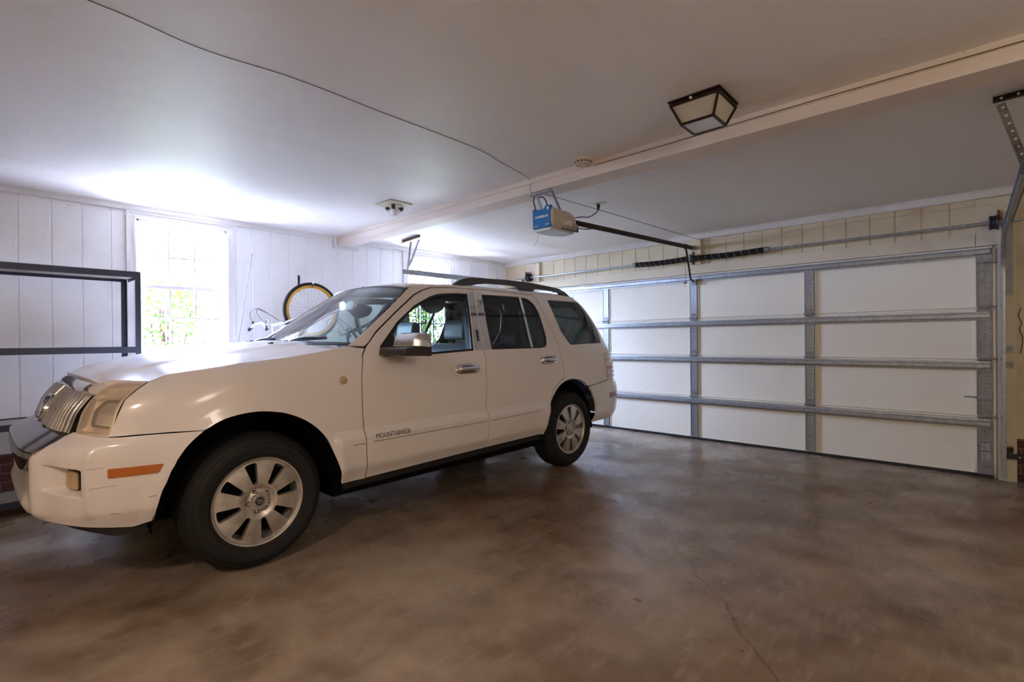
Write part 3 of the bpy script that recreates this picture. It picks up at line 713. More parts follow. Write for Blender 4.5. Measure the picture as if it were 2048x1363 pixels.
# opener
def opener():
    X = -2.53; y0, y1, zb, zt = 3.12, 3.50, 2.165, 2.335
    r = thing('garage_door_opener', 'beige garage door opener motor unit with blue end panel hanging from ceiling beam', 'door opener', (X, 3.3, zb))
    b = MB(); ol = rnd([(X-.125,y0,.03),(X+.115,y0,.015),(X+.115,y0+.27,.05),(X+.075,y1,.05),(X-.085,y1,.05),(X-.125,y0+.27,.05)], .03)
    zs = [(zb,.03),(zb+.015,.012),(zb+.05,0),(zt-.03,0),(zt-.01,.01),(zt,.03)]; n = len(ol); cx, cy = X, (y0+y1)/2
    for z, ins in zs:
        q = inset(ol, ins)
        for p in q: b.v.append((p[0], p[1], z+(0 if z < zt-.04 else -.03*max(0,(p[1]-y0-.2)/.2))))
    for k in range(len(zs)-1):
        for j in range(n): a = k*n+j; c = k*n+(j+1) % n; b.f.append((a, c, c+n, a+n))
    b.f.append(tuple(range(n))); b.f.append(tuple((len(zs)-1)*n+j for j in range(n)))
    body = b.build('housing', 'oplas', r, smooth=35)
    bp = MB(); bx0, bx1 = X-.092, X+.088
    pr = [(bx0,zb+.012),(bx1,zb+.012),(bx1,zt+.012),(bx1-.05,zt+.012),(bx1-.065,zt-.012),(bx0+.045,zt-.012),(bx0+.03,zt+.0),(bx0,zt+.0)]
    bp.prism(pr, lambda a, c: (a, y0-.004, c), lambda a, c: (a, y0+.02, c)); bp.build('end_panel', 'blue', r)
    F = Matrix(((1,0,0,0),(0,0,-1,0),(0,1,0,0),(0,0,0,1)))
    F = Matrix(((1,0,0,X-.002),(0,0,-1,y0-.0045),(0,1,0,(zb+zt)/2+.015),(0,0,0,1)))
    text('lettering', 'CHAMBERLAIN', .026, 'white', F, r, ext=.0006, width=.135, bold=.0006)
    F2 = F.copy(); F2.translation = (bx0+.03, y0-.0045, zb+.03); text('small_lettering', '½ HP', .016, 'white', F2, r, ext=.0006)
    F3 = F.copy(); F3.translation = (bx1-.035, y0-.0045, zb+.035); text('small_lettering', 'myQ', .017, 'white', F3, r, ext=.0006)
    MB().lathe([(0,0),(.011,0),(.011,.001),(0,.001)], (bx1-.025, y0-.004, zt-.01), (0,-1,0), 20).build('round_mark', 'white', r)
    # light lens under the unit and vents
    b = MB(); b.prism(rnd([(X-.09,y0+.004),(X+.09,y0+.004),(X+.09,y0+.24),(X-.09,y0+.24)], .03), lambda a, c: (a, c, zb+.004), lambda a, c: (a, c, zb-.012)); b.build('light_lens', 'olens', r)
    b = MB()
    for k in range(9):
        yy = y0+.13+k*.022; hh = .055+.02*math.sin(math.pi*k/8)
        b.bar((X+.113, yy, zb+.012), (X+.117, yy+.018, zb+.012+hh), .006, .006, (1,0,0))
    b.build('vent_ribs', 'white', r)
    MB().prism(rnd([(y0+.11,zb+.006),(y0+.345,zb+.006),(y0+.345,zb+.06),(y0+.25,zb+.085),(y0+.17,zb+.06)], .015), lambda a, c: (X+.1135, a, c), lambda a, c: (X+.11, a, c)).build('vent_panel', 'black', r)
    # hanging straps from the beam
    MB().bar((X-.07,3.13,2.475),(X-.055,3.20,zt-.004),.022,.003,(0,1,0)).build('hanging_strap', 'galvd', r); MB().bar((X+.075,3.15,2.475),(X+.07,3.28,zt-.01),.022,.003,(0,1,0)).build('hanging_strap', 'galvd', r)
    perforated('mounting_angle', (X-.10,3.115,2.442), (X+.11,3.115,2.442), 'galvd', r, wd=.032, n=7, hole='trim')
    b = MB(); b.tube(spline([(X-.06,3.16,2.44),(X-.02,3.15,2.435),(X+.02,3.14,2.40),(X+.035,3.15,2.35),(X+.03,3.16,zt-.0)]), .005, 8); b.build('power_cord', 'cord', r)
    b = MB(); b.tube(spline([(X-.075,3.12,2.44),(X-.08,3.11,2.40),(X-.068,3.11,2.37),(X-.075,3.13,zt)]), .006, 8); b.build('wire_bundle', 'rust', r)
    MB().tube(spline([(X-.06,y0+.02,zb),(X-.055,y0+.02,zb-.05),(X-.075,y0+.02,zb-.09),(X-.11,y0+.02,zb-.115)]), .0012, 6).build('antenna_wire', 'cable', r)
    MB().tube(spline([(X+.09,y1-.02,zb+.05),(X+.14,y1+.05,zb+.045),(X+.16,y1+.12,zb+.06)]), .004, 6).build('loose_wire', 'cord', r)
    # rail, trolley, arm
    a = Vector((X, y1-.01, 2.295)); e = Vector((X, 6.12, 2.405)); b = MB(); d = (e-a).normalized()
    b.bar(a, e, .028, .028); b.bar(a+Vector((0,0,-.022)), e+Vector((0,0,-.022)), .010, .014)
    rail = b.build('drive_rail', 'bronze', r)
    p = a+(e-a)*.905
    b = MB(); b.bar(p-d*.05, p+d*.05, .045, .035); b.bar(p+Vector((0,0,-.04)), p+Vector((0,.0,-.01)), .02, .03, (0,1,0)); b.build('trolley', 'black', r, bevel=.003)
    b = MB(); q0 = p+Vector((0,.02,-.035)); q1 = Vector((X-.02, 6.06, 2.02)); q2 = Vector((X-.02, 6.165, 1.985))
    b.tube(spline([tuple(q0), tuple(q0+(q1-q0)*.5), tuple(q0+(q1-q0)*.9), tuple(q1+Vector((0,.01,-.012))), tuple(q1+Vector((0,.04,-.02))), tuple(q2)]), .011, 8); b.build('door_arm', 'bronze', r, smooth=60)
    b = MB(); b.box(X-.05,X+.01,6.155,6.19,1.95,2.02); b.build('door_bracket', 'galvd', r, bevel=.003)
    b = MB(); b.box(X-.02,X+.02,6.06,6.14,2.375,2.425); b.lathe([(0,-.024),(.016,-.024),(.016,.024),(0,.024)], (X,6.10,2.40), (1,0,0), 14); b.build('header_bracket', 'galv', r)
    c = MB(); c.tube([(X,p.y,p.z-.03),(X-.005,p.y,1.955)], .0018, 6); cord = c.build('release_cord', 'redp', r)
    MB().lathe([(0,.012),(.010,.010),(.022,0),(.020,-.006),(0,-.008)], (X-.005,p.y,1.95), (0,0,1), 16).build('release_handle', 'redp', r)
    MB().tube([(X-.005,p.y,1.945),(X-.012,p.y,1.90)], .0018, 6).build('cord_tail', 'redp', r)
opener()
# ------------------------------------------------------------ things on the ceiling
def lantern():
    cx, cy, s, d, hh = -1.08, 2.755, .13, .088, .125
    r = thing('ceiling_lantern', 'dark bronze square lantern light with frosted panes on the ceiling', 'ceiling light', (cx, cy, H-hh))
    rot = Matrix.Translation((cx,cy,0)) @ Matrix.Rotation(math.radians(0), 4, 'Z')
    b = MB(); b.box(-s-.012,s+.012,-s-.012,s+.012,H-.010,H,rot); b.box(-s-.004,s+.004,-s-.004,s+.004,H-.022,H-.012,rot); b.build('canopy', 'bronze', r, bevel=.002)
    T = [(-s,-s),(s,-s),(s,s),(-s,s)]; B = [(-d,-d),(d,-d),(d,d),(-d,d)]; b = MB(); zt, zb = H-.024, H-hh
    P = lambda p, z: tuple(rot @ Vector((p[0],p[1],z)))
    for k in range(4):
        b.bar(P(T[k],zt),P(B[k],zb),.014,.014,(1,.3,0)); b.bar(P(B[k],zb),P(B[(k+1)%4],zb),.014,.012); b.bar(P(T[k],zt),P(T[(k+1)%4],zt),.016,.014)
    b.build('cage', 'bronze', r, bevel=.002)
    for k in range(4):
        b = MB(); q = [P(T[k],zt),P(T[(k+1)%4],zt),P(B[(k+1)%4],zb),P(B[k],zb)]; c = Vector((cx,cy,H-.06))
        i = len(b.v); b.v += [tuple(Vector(v)*.985+c*.015) for v in q]+[tuple(Vector(v)*.955+c*.045) for v in q]
        b.f += [(0,1,2,3),(7,6,5,4),(0,4,5,1),(1,5,6,2),(2,6,7,3),(3,7,4,0)]; b.build('side_pane', 'frost', r)
    MB().box(-d+.006,d-.006,-d+.006,d-.006,zb-.002,zb+.002,rot).build('bottom_pane', 'paneshine', r)  # pale colour stands in for light reflected off the pane
    b = MB(); b.lathe([(0,0),(.02,.005),(.032,.04),(.02,.07),(.014,.085)], (cx,cy,H-.11), (0,0,1), 20); b.build('bulb', 'bulb', r, smooth=60)
    b = MB(); b.lathe([(0,-.012),(.007,-.009),(.009,0),(.007,.009),(0,.012)], (cx-.01,cy-s-.012,H-.02), (0,1,0), 12); b.build('latch_knob', 'chrome', r, smooth=60)
lantern()
def bulbs():
    cx, cy = -4.04, 2.745
    r = thing('bare_bulb_fixture', 'white square ceiling plate holding three bare bulbs over the car', 'ceiling light', (cx, cy, H-.13))
    b = MB(); b.box(cx-.125,cx+.125,cy-.12,cy+.12,H-.012,H); b.build('base_plate', 'plate', r, bevel=.002)
    b = MB(); b.box(cx-.128,cx+.128,cy-.123,cy+.123,H-.003,H-.0005); b.build('rusty_edge', 'rust', r)
    MB().lathe([(0,0),(.075,0),(.08,.006),(.08,.014)], (cx,cy,H-.026), (0,0,1), 28).build('dish', 'plate', r, smooth=30)
    for a in (200, 320, 80):
        d = Vector((math.cos(math.radians(a)), math.sin(math.radians(a)), 0)); p = Vector((cx,cy,H-.03))+d*.085
        ax = (-d*.8+Vector((0,0,-.6))).normalized()
        MB().lathe([(.006,-.01),(.018,0),(.019,.035),(.016,.038)], p, ax, 16).build('socket', 'black', r, smooth=30)
        MB().lathe([(.014,.034),(.018,.05),(.030,.072),(.033,.088),(.026,.106),(.012,.117),(0,.119)], p, ax, 20).build('bulb', 'bulb', r, smooth=60)
bulbs()
r = thing('smoke_detector', 'round yellowed smoke detector on the ceiling beside the beam', 'smoke detector', (-2.06, 3.018, H-.045))
b = MB().lathe([(.068,.045),(.068,.03),(.060,.028),(.062,.012),(.05,.002),(0,0)], (-2.06,3.018,H-.045), (0,0,1), 36).second()
for k in range(14): a = 2*math.pi*k/14; b.box(-.008,.008,.0605,.0622,.0,.010, Matrix.Translation((-2.06,3.018,H-.032)) @ Matrix.Rotation(a,4,'Z'))
b.build('body', ('smoke','black'), r, smooth=30)
MB().lathe([(.0,-.001),(.02,-.001),(.022,.004),(.024,.004)], (-2.06,3.018,H-.045), (0,0,1), 20).build('test_button', 'plate', r, smooth=30)

r = thing('ceiling_outlet', 'cream outlet plate on the ceiling behind the opener with a black plug', 'outlet', (-2.61, 4.10, H-.02))
MB().box(-2.665,-2.555,4.06,4.14,H-.008,H).build('plate', 'plate', r, bevel=.002)
b = MB(); b.lathe([(0,0),(.014,0),(.017,.02),(.012,.045),(.006,.06)], (-2.62,4.09,H-.008), (0,0,-1), 12); b.build('plug', 'cord', r, smooth=50)
MB().tube(spline([(-2.62,4.09,H-.06),(-2.62,4.05,H-.10),(-2.60,3.9,H-.17),(-2.58,3.75,H-.20),(-2.555,3.62,H-.235)]), .005, 8).build('cord', 'cord', r)
pts = [(-2.45,-.6,H-.003),(-2.455,.317,H-.003),(-2.50,.7,H-.003),(-2.452,1.095,H-.003),(-2.459,1.58,H-.003),(-2.462,2.31,H-.003),(-2.52,2.62,H-.004),(-2.565,2.86,H-.004),(-2.62,3.075,H-.006),(-2.62,3.085,2.50),(-2.61,3.092,2.455)]
tag(MB().tube(spline(pts,8), .0018, 6).build('ceiling_wire', 'wirem'), 'thin dark wire stapled along the ceiling towards the door opener', 'wire')
pts = [(-2.53,3.16,2.455),(-2.515,3.6,2.462),(-2.49,4.4,2.470),(-2.46,5.3,2.478),(-2.43,6.13,2.482)]
tag(MB().tube(spline(pts,8), .0025, 6).build('sensor_wire', 'wirem'), 'thin wire running above the opener rail to the door header', 'wire')
pts = [(-2.42,6.13,2.478),(-2.2,YD-.006,2.472),(-1.4,YD-.006,2.452),(-.8,YD-.006,2.462),(-.2,YD-.006,2.452),(.04,YD-.012,2.46),(.09,YD-.036,2.452),(.17,YD-.036,2.42),(.19,YD-.036,2.30)]
tag(MB().tube(spline(pts,8), .0025, 6).build('header_wire', 'cable'), 'thin painted wire tacked across the cream boards above the garage door', 'wire')
pts = [(-.05,3.098,2.53)]
tag(MB().tube(spline([(XR-.02,3.085,2.548),(1.2,3.084,2.552),(.2,3.084,2.548),(-.6,3.084,2.552),(-1.4,3.084,2.545),(-2.0,3.084,2.543)],6), .0022, 6).build('beam_wire', 'wirem'), 'thin dark wire along the right half of the painted beam', 'wire')
tag(MB().tube(spline([(.33,YD-.006,1.52),(.315,YD-.006,1.45),(.335,YD-.006,1.38),(.32,YD-.006,1.33),(.34,YD-.006,1.25),(.325,YD-.006,1.12)],6), .003, 6).build('loose_wire', 'wirem'), 'short loose dark wire curling down the wall right of the door track', 'wire')
r = thing('door_safety_sensor', 'small black safety sensor bracket low beside the right door track', 'sensor', (.27, YD-.06, .20))
MB().box(.215,.335,YD-.055,YD-.03,.20,.245).build('bracket_arm', 'black', r, bevel=.003)
MB().box(.225,.275,YD-.07,YD-.045,.255,.30).build('sensor_eye', 'bronze', r, bevel=.004)
MB().lathe([(0,0),(.009,0),(.007,.006),(0,.006)], (.315,YD-.055,.222), (0,-1,0), 10).build('bolt', 'chrome', r)
# unseen fill lamps, added as dome fixtures to warm and brighten the near side
M['dome'] = gm = mat('fill_dome', (1,.9,.8), .5)
gm.node_tree.nodes['Principled BSDF'].inputs['Emission Color'].default_value = (1,.74,.52,1); gm.node_tree.nodes['Principled BSDF'].inputs['Emission Strength'].default_value = .2
for lx, ly, lab in ((-1.1,-1.15,'added white dome fill lamp behind the photographer, nearer the car'), (1.7,.9,'added white dome fill lamp beside the photographer, in the empty bay')):
    r = thing('added_fill_lamp', lab, 'ceiling light', (lx, ly, H-.10))
    MB().lathe([(.15,.10),(.16,.09),(.155,.085)], (lx,ly,H-.10), (0,0,1), 32).build('rim', 'trim', r, smooth=40)
    MB().lathe([(.145,.085),(.13,.04),(.08,.01),(0,0)], (lx,ly,H-.10), (0,0,1), 32).build('dome', 'dome', r, smooth=60)
light('AREA', 'fill_light', (-1.1, -1.15, H-.11), 2.1, (1,.77,.61), .34)  # added warm fill at the unseen dome by the car
light('POINT', 'fill_light', (1.7, .9, H-.42), 2.7, (1,.87,.74), .28)  # second added fill, out of view in the empty bay

# ------------------------------------------------------------ storage rack, left
def rack():
    xb, xf, yr, yl = -5.55, -5.10, .965, -.75
    r = thing('storage_rack', 'dark blue-grey steel storage rack standing left of the near window', 'shelving', ((xb+xf)/2, (yl+yr)/2, 0))
    for x, y, sx, sy in ((xf,yr,-1,-1),(xb,yr-.02,1,-1),(xf,yl,-1,1),(xb,yl,1,1)):
        b = MB(); b.box(min(x,x+sx*.003),max(x,x+sx*.003),min(y,y+sy*.038),max(y,y+sy*.038),0,1.868); b.box(min(x,x+sx*.038),max(x,x+sx*.038),min(y,y+sy*.003),max(y,y+sy*.003),0,1.868)
        b.second()
        for k in range(36): b.box(x+sx*.012,x+sx*.018,y+sy*-.0006 if sy>0 else y-.0035,y+.0035 if sy>0 else y+.0006,.06+k*.05,.075+k*.05)
        b.build('post', ('shelf','black'), r)
    for z, brd in ((1.868,True),(1.245,True),(.695,True),(.135,True)):
        for x, nm in ((xf,'front_beam'),(xb,'back_beam')):
            s = 1 if x == xf else -1
            b = MB(); b.box(x-s*.006-.002,x-s*.006+.002,yl+.005,yr-.036 if x == xf else yr-.05,z-.048,z); b.box(min(x-s*.006,x-s*.03),max(x-s*.006,x-s*.03),yl+.005,yr-.05,z-.028,z-.024)
            b.build(nm, 'shelf', r)
        for y in (yr-.006, yl+.006):
            b = MB(); b.box(xb+.004,xf-.004,y-.002,y+.002,z-.048,z); b.build('side_beam', 'shelf', r)
        if brd: MB().box(xb+.008,xf-.010,yl+.01,yr-.012-(.0 if z < 1.8 else .0),z-.024,z-.010 if z < 1.8 else z+.004).build('shelf_board', 'board', r, bevel=.001)
rack()

# ------------------------------------------------------------ bicycles hung on the wall
def bicycle(label, loc, rimm, framem, mirror=1, group=None, yaw=0):
    # local frame: x forward, z up, front wheel hub at the origin
    r = thing('bicycle', label, 'bicycle', (0,0,0))
    R = .318; FW = (0,0,0); RW = (-1.04,0,0); BB = (-.62,0,-.04); ST = (-.75,0,.40); HT = (-.185,0,.44); HB = (-.155,0,.335); CR = (-.15,0,.325)
    def wheel(c, nm):
        c = Vector(c)
        w = MB().lathe([(R-.034,-.015),(R-.018,-.021),(R-.004,-.013),(R,0),(R-.004,.013),(R-.018,.021),(R-.034,.015)], c, (0,1,0), 64, close=True).build('tyre', 'rubber', r, smooth=60)
        MB().lathe([(R-.046,-.014),(R-.032,-.015),(R-.032,.015),(R-.046,.014),(R-.064,.005),(R-.064,-.005)], c, (0,1,0), 64, close=True).build('rim', rimm, w, smooth=40)
        b = MB()
        for k in range(32):
            a = 2*math.pi*k/32; s = 1 if k % 2 else -1; a2 = a+(.55 if k % 4 < 2 else -.55)
            b.tube([c+Vector((math.cos(a)*(R-.058),0,math.sin(a)*(R-.058))), c+Vector((math.cos(a2)*.02,s*.03,math.sin(a2)*.02))], .0011, 4)
        b.build('spokes', 'steel', w)
        MB().lathe([(.004,-.06),(.008,-.05),(.01,-.035),(.024,-.033),(.024,-.029),(.012,-.025),(.012,.025),(.024,.029),(.024,.033),(.01,.035),(.008,.05),(.004,.06)], c, (0,1,0), 20).build('hub', 'steel', w, smooth=30)
        return w
    wheel(FW, 'front_wheel'); wheel(RW, 'rear_wheel')
    b = MB()
    for a, c, rr in ((HT,HB,.019),(BB,(-.163,0,.355),.018),(BB,ST,.015),((-.735,0,.37),(-.183,0,.42),.015)): b.tube([a,c], rr, 12)
    for s in (-.055,.055):
        b.tube([BB,(-.83,s*.9,-.02),(RW[0],s,RW[2])], .009, 8); b.tube([(-.74,0,.36),(-.80,s*.8,.29),(RW[0],s,RW[2])], .008, 8)
    b.build('frame', framem, r, smooth=50)
    b = MB(); b.tube([(CR[0],-.05,CR[2]+.0),(CR[0],.05,CR[2])], .016, 10)
    for s in (-.052,.052): b.tube(spline([(CR[0],s,CR[2]),(-.115,s,.25),(-.07,s,.12),(0,s,0)]), .011, 8)
    b.build('fork', framem, r, smooth=50)
    b = MB(); b.tube([HT,(-.205,0,.50),(-.15,0,.535)], .013, 10)
    b.build('stem', 'satin', r)
    b = MB(); hb = spline([(-.22,-.29,.575),(-.17,-.18,.56),(-.15,-.05,.535),(-.15,.05,.535),(-.17,.18,.56),(-.22,.29,.575)]); b.tube(hb, .0115, 10); bar = b.build('handlebar', 'bikew', r, smooth=60)
    for s in (-1,1):
        MB().tube([(-.197,s*.235,.569),(-.222,s*.30,.577)], .017, 12).build('grip', 'black', bar, smooth=50)
        MB().tube(spline([(-.175,s*.19,.562),(-.13,s*.215,.55),(-.13,s*.26,.545),(-.145,s*.29,.545)]), .005, 6).build('brake_lever', 'black', bar)
        MB().tube(spline([(-.16,s*.18,.56),(-.05,s*.12,.615),(.0,s*.03,.57),(-.06,0,.45),(-.12,0,.36)]), .0028, 6).build('brake_cable', 'black', bar)
    MB().tube([ST,(-.775,0,.50)], .0125, 10).build('seat_post', 'steel', r)
    b = MB(); b.prism(rnd([(-.90,.07),(-.88,-.07),(-.72,-.035),(-.62,-.018),(-.60,0),(-.62,.018),(-.72,.035)],.02), lambda x,y: (x,y,.50), lambda x,y: (x,y*.9,.54)); b.build('saddle', 'black', r, bevel=.01)
    b = MB(); b.lathe([(.08,-.004),(.095,-.004),(.095,.004),(.08,.004)], (BB[0],-.05,BB[2]), (0,1,0), 40, close=True); b.bar((BB[0],-.06,BB[2]),(BB[0]+.10,-.075,BB[2]-.14),.012,.018); b.bar((BB[0],.06,BB[2]),(BB[0]-.10,.075,BB[2]+.14),.012,.018)
    for s in (-1,1): b.box(BB[0]-s*.10*-1-.04,BB[0]+s*.10+.04,-s*.13-.03,-s*.13+.03,BB[2]-s*.14-.012,BB[2]-s*.14+.012)
    b.build('crankset', 'black', r)
    b = MB(); b.box(-.165,-.12,-.05,.05,.285,.305); b.build('brake_caliper', 'black', r, bevel=.003)
    # hang nose up: local x -> world up, local z -> world -y
    Mx = Matrix(((0, -1, 0), (0, 0, -1), (1, 0, 0)))
    Mx = Matrix.Rotation(yaw, 3, 'Z') @ Mx
    r.matrix_world = Matrix.Translation(loc) @ Mx.to_4x4()
    return r
for k, (y, lab, rimm, fm, l2) in enumerate(((2.625, 'bicycle with golden rims hung nose up on the wall beside the window', 'yellow', 'bikew', 'first black bicycle hook, holding the wheel with the golden rim'),
                                        (3.47, 'dark bicycle hung nose up behind the car windshield', 'steel', 'bikeb', 'second black bicycle hook, seen above the car roof'))):
    bicycle(lab, (-5.50, y, 1.628 if k == 0 else 1.555), rimm, fm, yaw=math.radians(-4 if k == 0 else 3))
    hy = y+.0; hz = 1.628+.27 if k == 0 else 1.555+.27
    r = thing('bicycle_hook', l2, 'hook', (XL, hy, hz), 'bicycle hooks')
    MB().box(XL+.001,XL+.008,hy-.012,hy+.012,hz-.03,hz+.16).build('strap', 'black', r, bevel=.001)
    MB().tube(spline([(XL+.01,hy,hz+.02),(XL+.18,hy,hz-.0),(XL+.33,hy,hz-.005),(XL+.37,hy,hz+.03)]), .006, 8).build('hook_arm', 'black', r, smooth=50)
    MB().lathe([(0,0),(.010,.004),(.010,.02),(0,.026)], (XL+.37,hy,hz+.028), (0,0,1), 12).build('hook_tip', 'white', r, smooth=50)

# ------------------------------------------------------------ outdoors
struct(MB().box(-40, XL-2.0, -20, 30, -.40, -.30).build('ground', 'grass', origin=(0,0,0)))
struct(MB().box(XL-2.0, XL-.13, -20, 30, -.40, -.29).build('path', 'patio', origin=(0,0,0)))
def shrub(cx, cy, rad, ht, seed, label):
    rn = random.Random(seed)
    r = thing('shrub', label, 'shrub', (cx, cy, -.30), 'shrubs outside the windows')
    b = MB()
    for k in range(9):
        a = rn.uniform(0, 6.28); q = rad*.6*rn.random(); b.tube(spline([(cx,cy,-.30),(cx+q*.4*math.cos(a),cy+q*.4*math.sin(a),ht*.4-.3),(cx+q*math.cos(a),cy+q*math.sin(a),ht*.85-.3)],3), [.03,.028,.026,.022,.018,.014,.01], 5)
    b.build('stems', 'bark', r)
    for nm, mm, cnt in (('foliage','leaf1',2200),('young_foliage','leaf2',1700)):
        b = MB()
        for k in range(cnt):
            a = rn.uniform(0, 6.28); z = rn.random(); prof = math.sin(math.pi*(.12+.80*z))**.6*(1+.25*math.sin(3*a+5*z+seed))
            q = rad*prof*(rn.random()**.35); p = Vector((cx+q*math.cos(a), cy+q*math.sin(a), -.25+ht*z))
            s = rn.uniform(.03,.06); u = Vector((rn.uniform(-1,1),rn.uniform(-1,1),rn.uniform(-1,1))).normalized(); v = u.orthogonal().normalized(); i = len(b.v)
            b.v += [tuple(p-u*s), tuple(p-v*s*.4), tuple(p+u*s), tuple(p+v*s*.4)]; b.f.append((i,i+1,i+2,i+3))
        b.build(nm, mm, r, fix=False)
for k, (x, y, rd, ht, lab) in enumerate(((-8.6,.75,.62,2.2,'leafy shrub at the left side of the near window view'),(-9.0,2.02,.58,2.45,'leafy shrub seen in the middle of the near window'),(-8.4,3.42,.54,2.1,'lower leafy shrub at the right side of the near window view'),
      (-8.4,5.3,.56,2.6,'leafy shrub seen through the left part of the far window'),(-8.9,6.7,.62,2.8,'leafy shrub seen through the middle of the far window'),(-8.5,8.15,.60,2.6,'leafy shrub seen through the right part of the far window'))):
    shrub(x, y, rd, ht, k+3, lab)
# dry leaves on the floor
for k, (x, y) in enumerate(((-3.2,-.05),(-2.05,2.6),(-1.2,2.2))):
    rn = random.Random(k); z = .003
    b = MB(); pts = [(math.cos(a)*(.012+.006*rn.random()), math.sin(a)*.008) for a in [6.283*q/8 for q in range(8)]]
    b.prism(pts, lambda p, q: (x+p, y+q, z), lambda p, q: (x+p, y+q, z+.003+.1*abs(p)))
    tag(b.build('dry_leaf', 'debris'), ('dry leaf on the floor ahead of the car bumper','dry leaf on the floor right of the rear wheel','dry leaf on the open floor in the middle')[k], 'leaf')
# ------------------------------------------------------------ the car
CX = -3.84
def sstep(x): x = max(0.0, min(1.0, x)); return x*x*(3-2*x)
def side_d(u, z):
    k = sstep((u-1.50)/.06)*sstep((3.68-u)/.06)
    d = .034*max(0.0, min(1.0, (.712-z)/.056))*k
    for uc, a, b in ((1.085,.485,.49),(4.0,.44,.487)):
        rho = math.hypot((u-uc)/a, (z-.40)/b)
        d += .014*math.exp(-((rho-1.0)/.10)**2)
    return d
def SM(sg):
    def f(u, z): return (CX+sg*(side_w(u, z)+side_d(u, z)), u, z)
    return f
def bump_d(s, z):
    a = abs(s)
    d = .030*math.exp(-((a-.615)/.050)**2)*sstep((z-.43)/.06)*sstep((.82-z)/.10)
    d += .022*sstep((.50-a)/.06)*math.exp(-((z-.50)/.045)**2)
    zt = .716-.16*(a-.69); zb = .588-.19*(a-.69)
    d -= .060*sstep((a-.655)/.075)*sstep((.850-a)/.022)*sstep((z-zb)/.016)*sstep((zt-z)/.016)
    d += .010*math.exp(-((a-.875)/.02)**2)*sstep((z-.44)/.05)*sstep((.80-z)/.06)
    u, w = front_s(s, z); d += side_d(u, z) if u > .55 else 0
    return d
def FM(off=0.0, fd=None):
    def f(s, z):
        u, w = front_s(s, z)
        if off or fd:
            e = .004; u2, w2 = front_s(s+e, z); t = Vector((w2-w, u2-u)); n = Vector((t.y, -t.x)).normalized()
            d = off+(fd(s, z) if fd else 0); return (CX+w+n.x*d, u+n.y*d, z)
        return (CX+w, u, z)
    return f
_RA = [(0.0,0.0)]
def _mkr():
    s = 0; pu, pw = 5.0, 0.0
    for i in range(1, 401):
        a = i/400; ph = a*math.pi/2; u = UR+(5.0-UR)*abs(math.cos(ph))**(2/NR); w = .93*math.sin(ph)**(2/NR)
        s += math.hypot(u-pu, w-pw); pu, pw = u, w; _RA.append((s, a))
_mkr()
def rear_s(s, z):
    t = abs(s); a = 1.0
    for (s0, a0), (s1, a1) in zip(_RA, _RA[1:]):
        if t <= s1: a = a0+(a1-a0)*(t-s0)/(s1-s0); break
    u, w = rear_pt(a, z); return u, (w if s >= 0 else -w)
def RM(off=0.0):
    def f(s, z):
        u, w = rear_s(s, z); e = .004; u2, w2 = rear_s(s+e, z); t = Vector((w2-w, u2-u)); n = Vector((-t.y, t.x)).normalized()
        d = off+(side_d(u, z) if u < 4.6 else 0)
        return (CX+w+n.x*d, u+n.y*d, z)
    return f
def mir(p): return [(-a, b) for a, b in p[::-1]]
DOOR1 = [(1.744,.379),(1.726,.55),(1.723,.70),(1.722,.90),(1.728,1.05),(1.763,1.183),(1.808,1.242),(1.918,1.342),(2.13,1.492),(2.344,1.635),(2.443,1.679),(2.533,1.706),(2.752,1.722),(3.006,1.728),(2.975,1.60),(2.925,1.412),(2.889,1.184),(2.862,1.0),(2.851,.867),(2.838,.717),(2.843,.652),(2.835,.52),(2.820,.40)]
D2R = [(3.80,1.722),(3.856,1.69),(3.872,1.60),(3.90,1.45),(3.923,1.306),(3.915,1.2),(3.908,1.11),(3.920,.96),(3.905,.91),(3.862,.888),(3.775,.845),(3.708,.790),(3.669,.707),(3.613,.585),(3.543,.408)]
DOOR2 = [(2.820,.40),(2.835,.52),(2.843,.652),(2.838,.717),(2.851,.867),(2.862,1.0),(2.889,1.184),(2.925,1.412),(2.975,1.60),(3.006,1.728),(3.4,1.728)]+D2R
DLO1 = [(1.905,1.172,.03),(1.909,1.236,.02),(2.028,1.342),(2.113,1.418),(2.314,1.551),(2.493,1.631),(2.600,1.662,.08),(2.797,1.679),(2.922,1.681,.005),(2.850,1.42),(2.777,1.192,.008),(2.323,1.172)]
DLO2 = [(2.988,1.196,.01),(3.03,1.42),(3.093,1.686,.01),(3.592,1.692),(3.72,1.686,.05),(3.790,1.63,.03),(3.812,1.54),(3.80,1.40),(3.786,1.30),(3.745,1.215,.05),(3.66,1.198,.04)]
DLO3 = [(4.027,1.688,.03),(4.60,1.690,.03),(4.68,1.60),(4.80,1.30),(4.815,1.238,.015),(4.116,1.220,.03),(4.046,1.36)]
ARCHF = spline([(.606,.405),(.628,.528),(.674,.644),(.728,.740),(.814,.821),(.912,.873),(1.037,.893),(1.142,.886),(1.254,.856),(1.370,.79),(1.461,.694),(1.512,.585),(1.548,.472),(1.572,.383)], 4)
ARCHR = spline([(3.568,.403),(3.600,.53),(3.648,.640),(3.716,.748),(3.830,.842),(3.985,.885),(4.166,.868),(4.299,.800),(4.390,.700),(4.436,.585),(4.44,.478),(4.42,.405)], 4)
def roof_edge(u): return roof_z(.572, u)-.001
ROWS = (.716,.711,.706,.68,.660,.656,.650,.50,.475,.46)
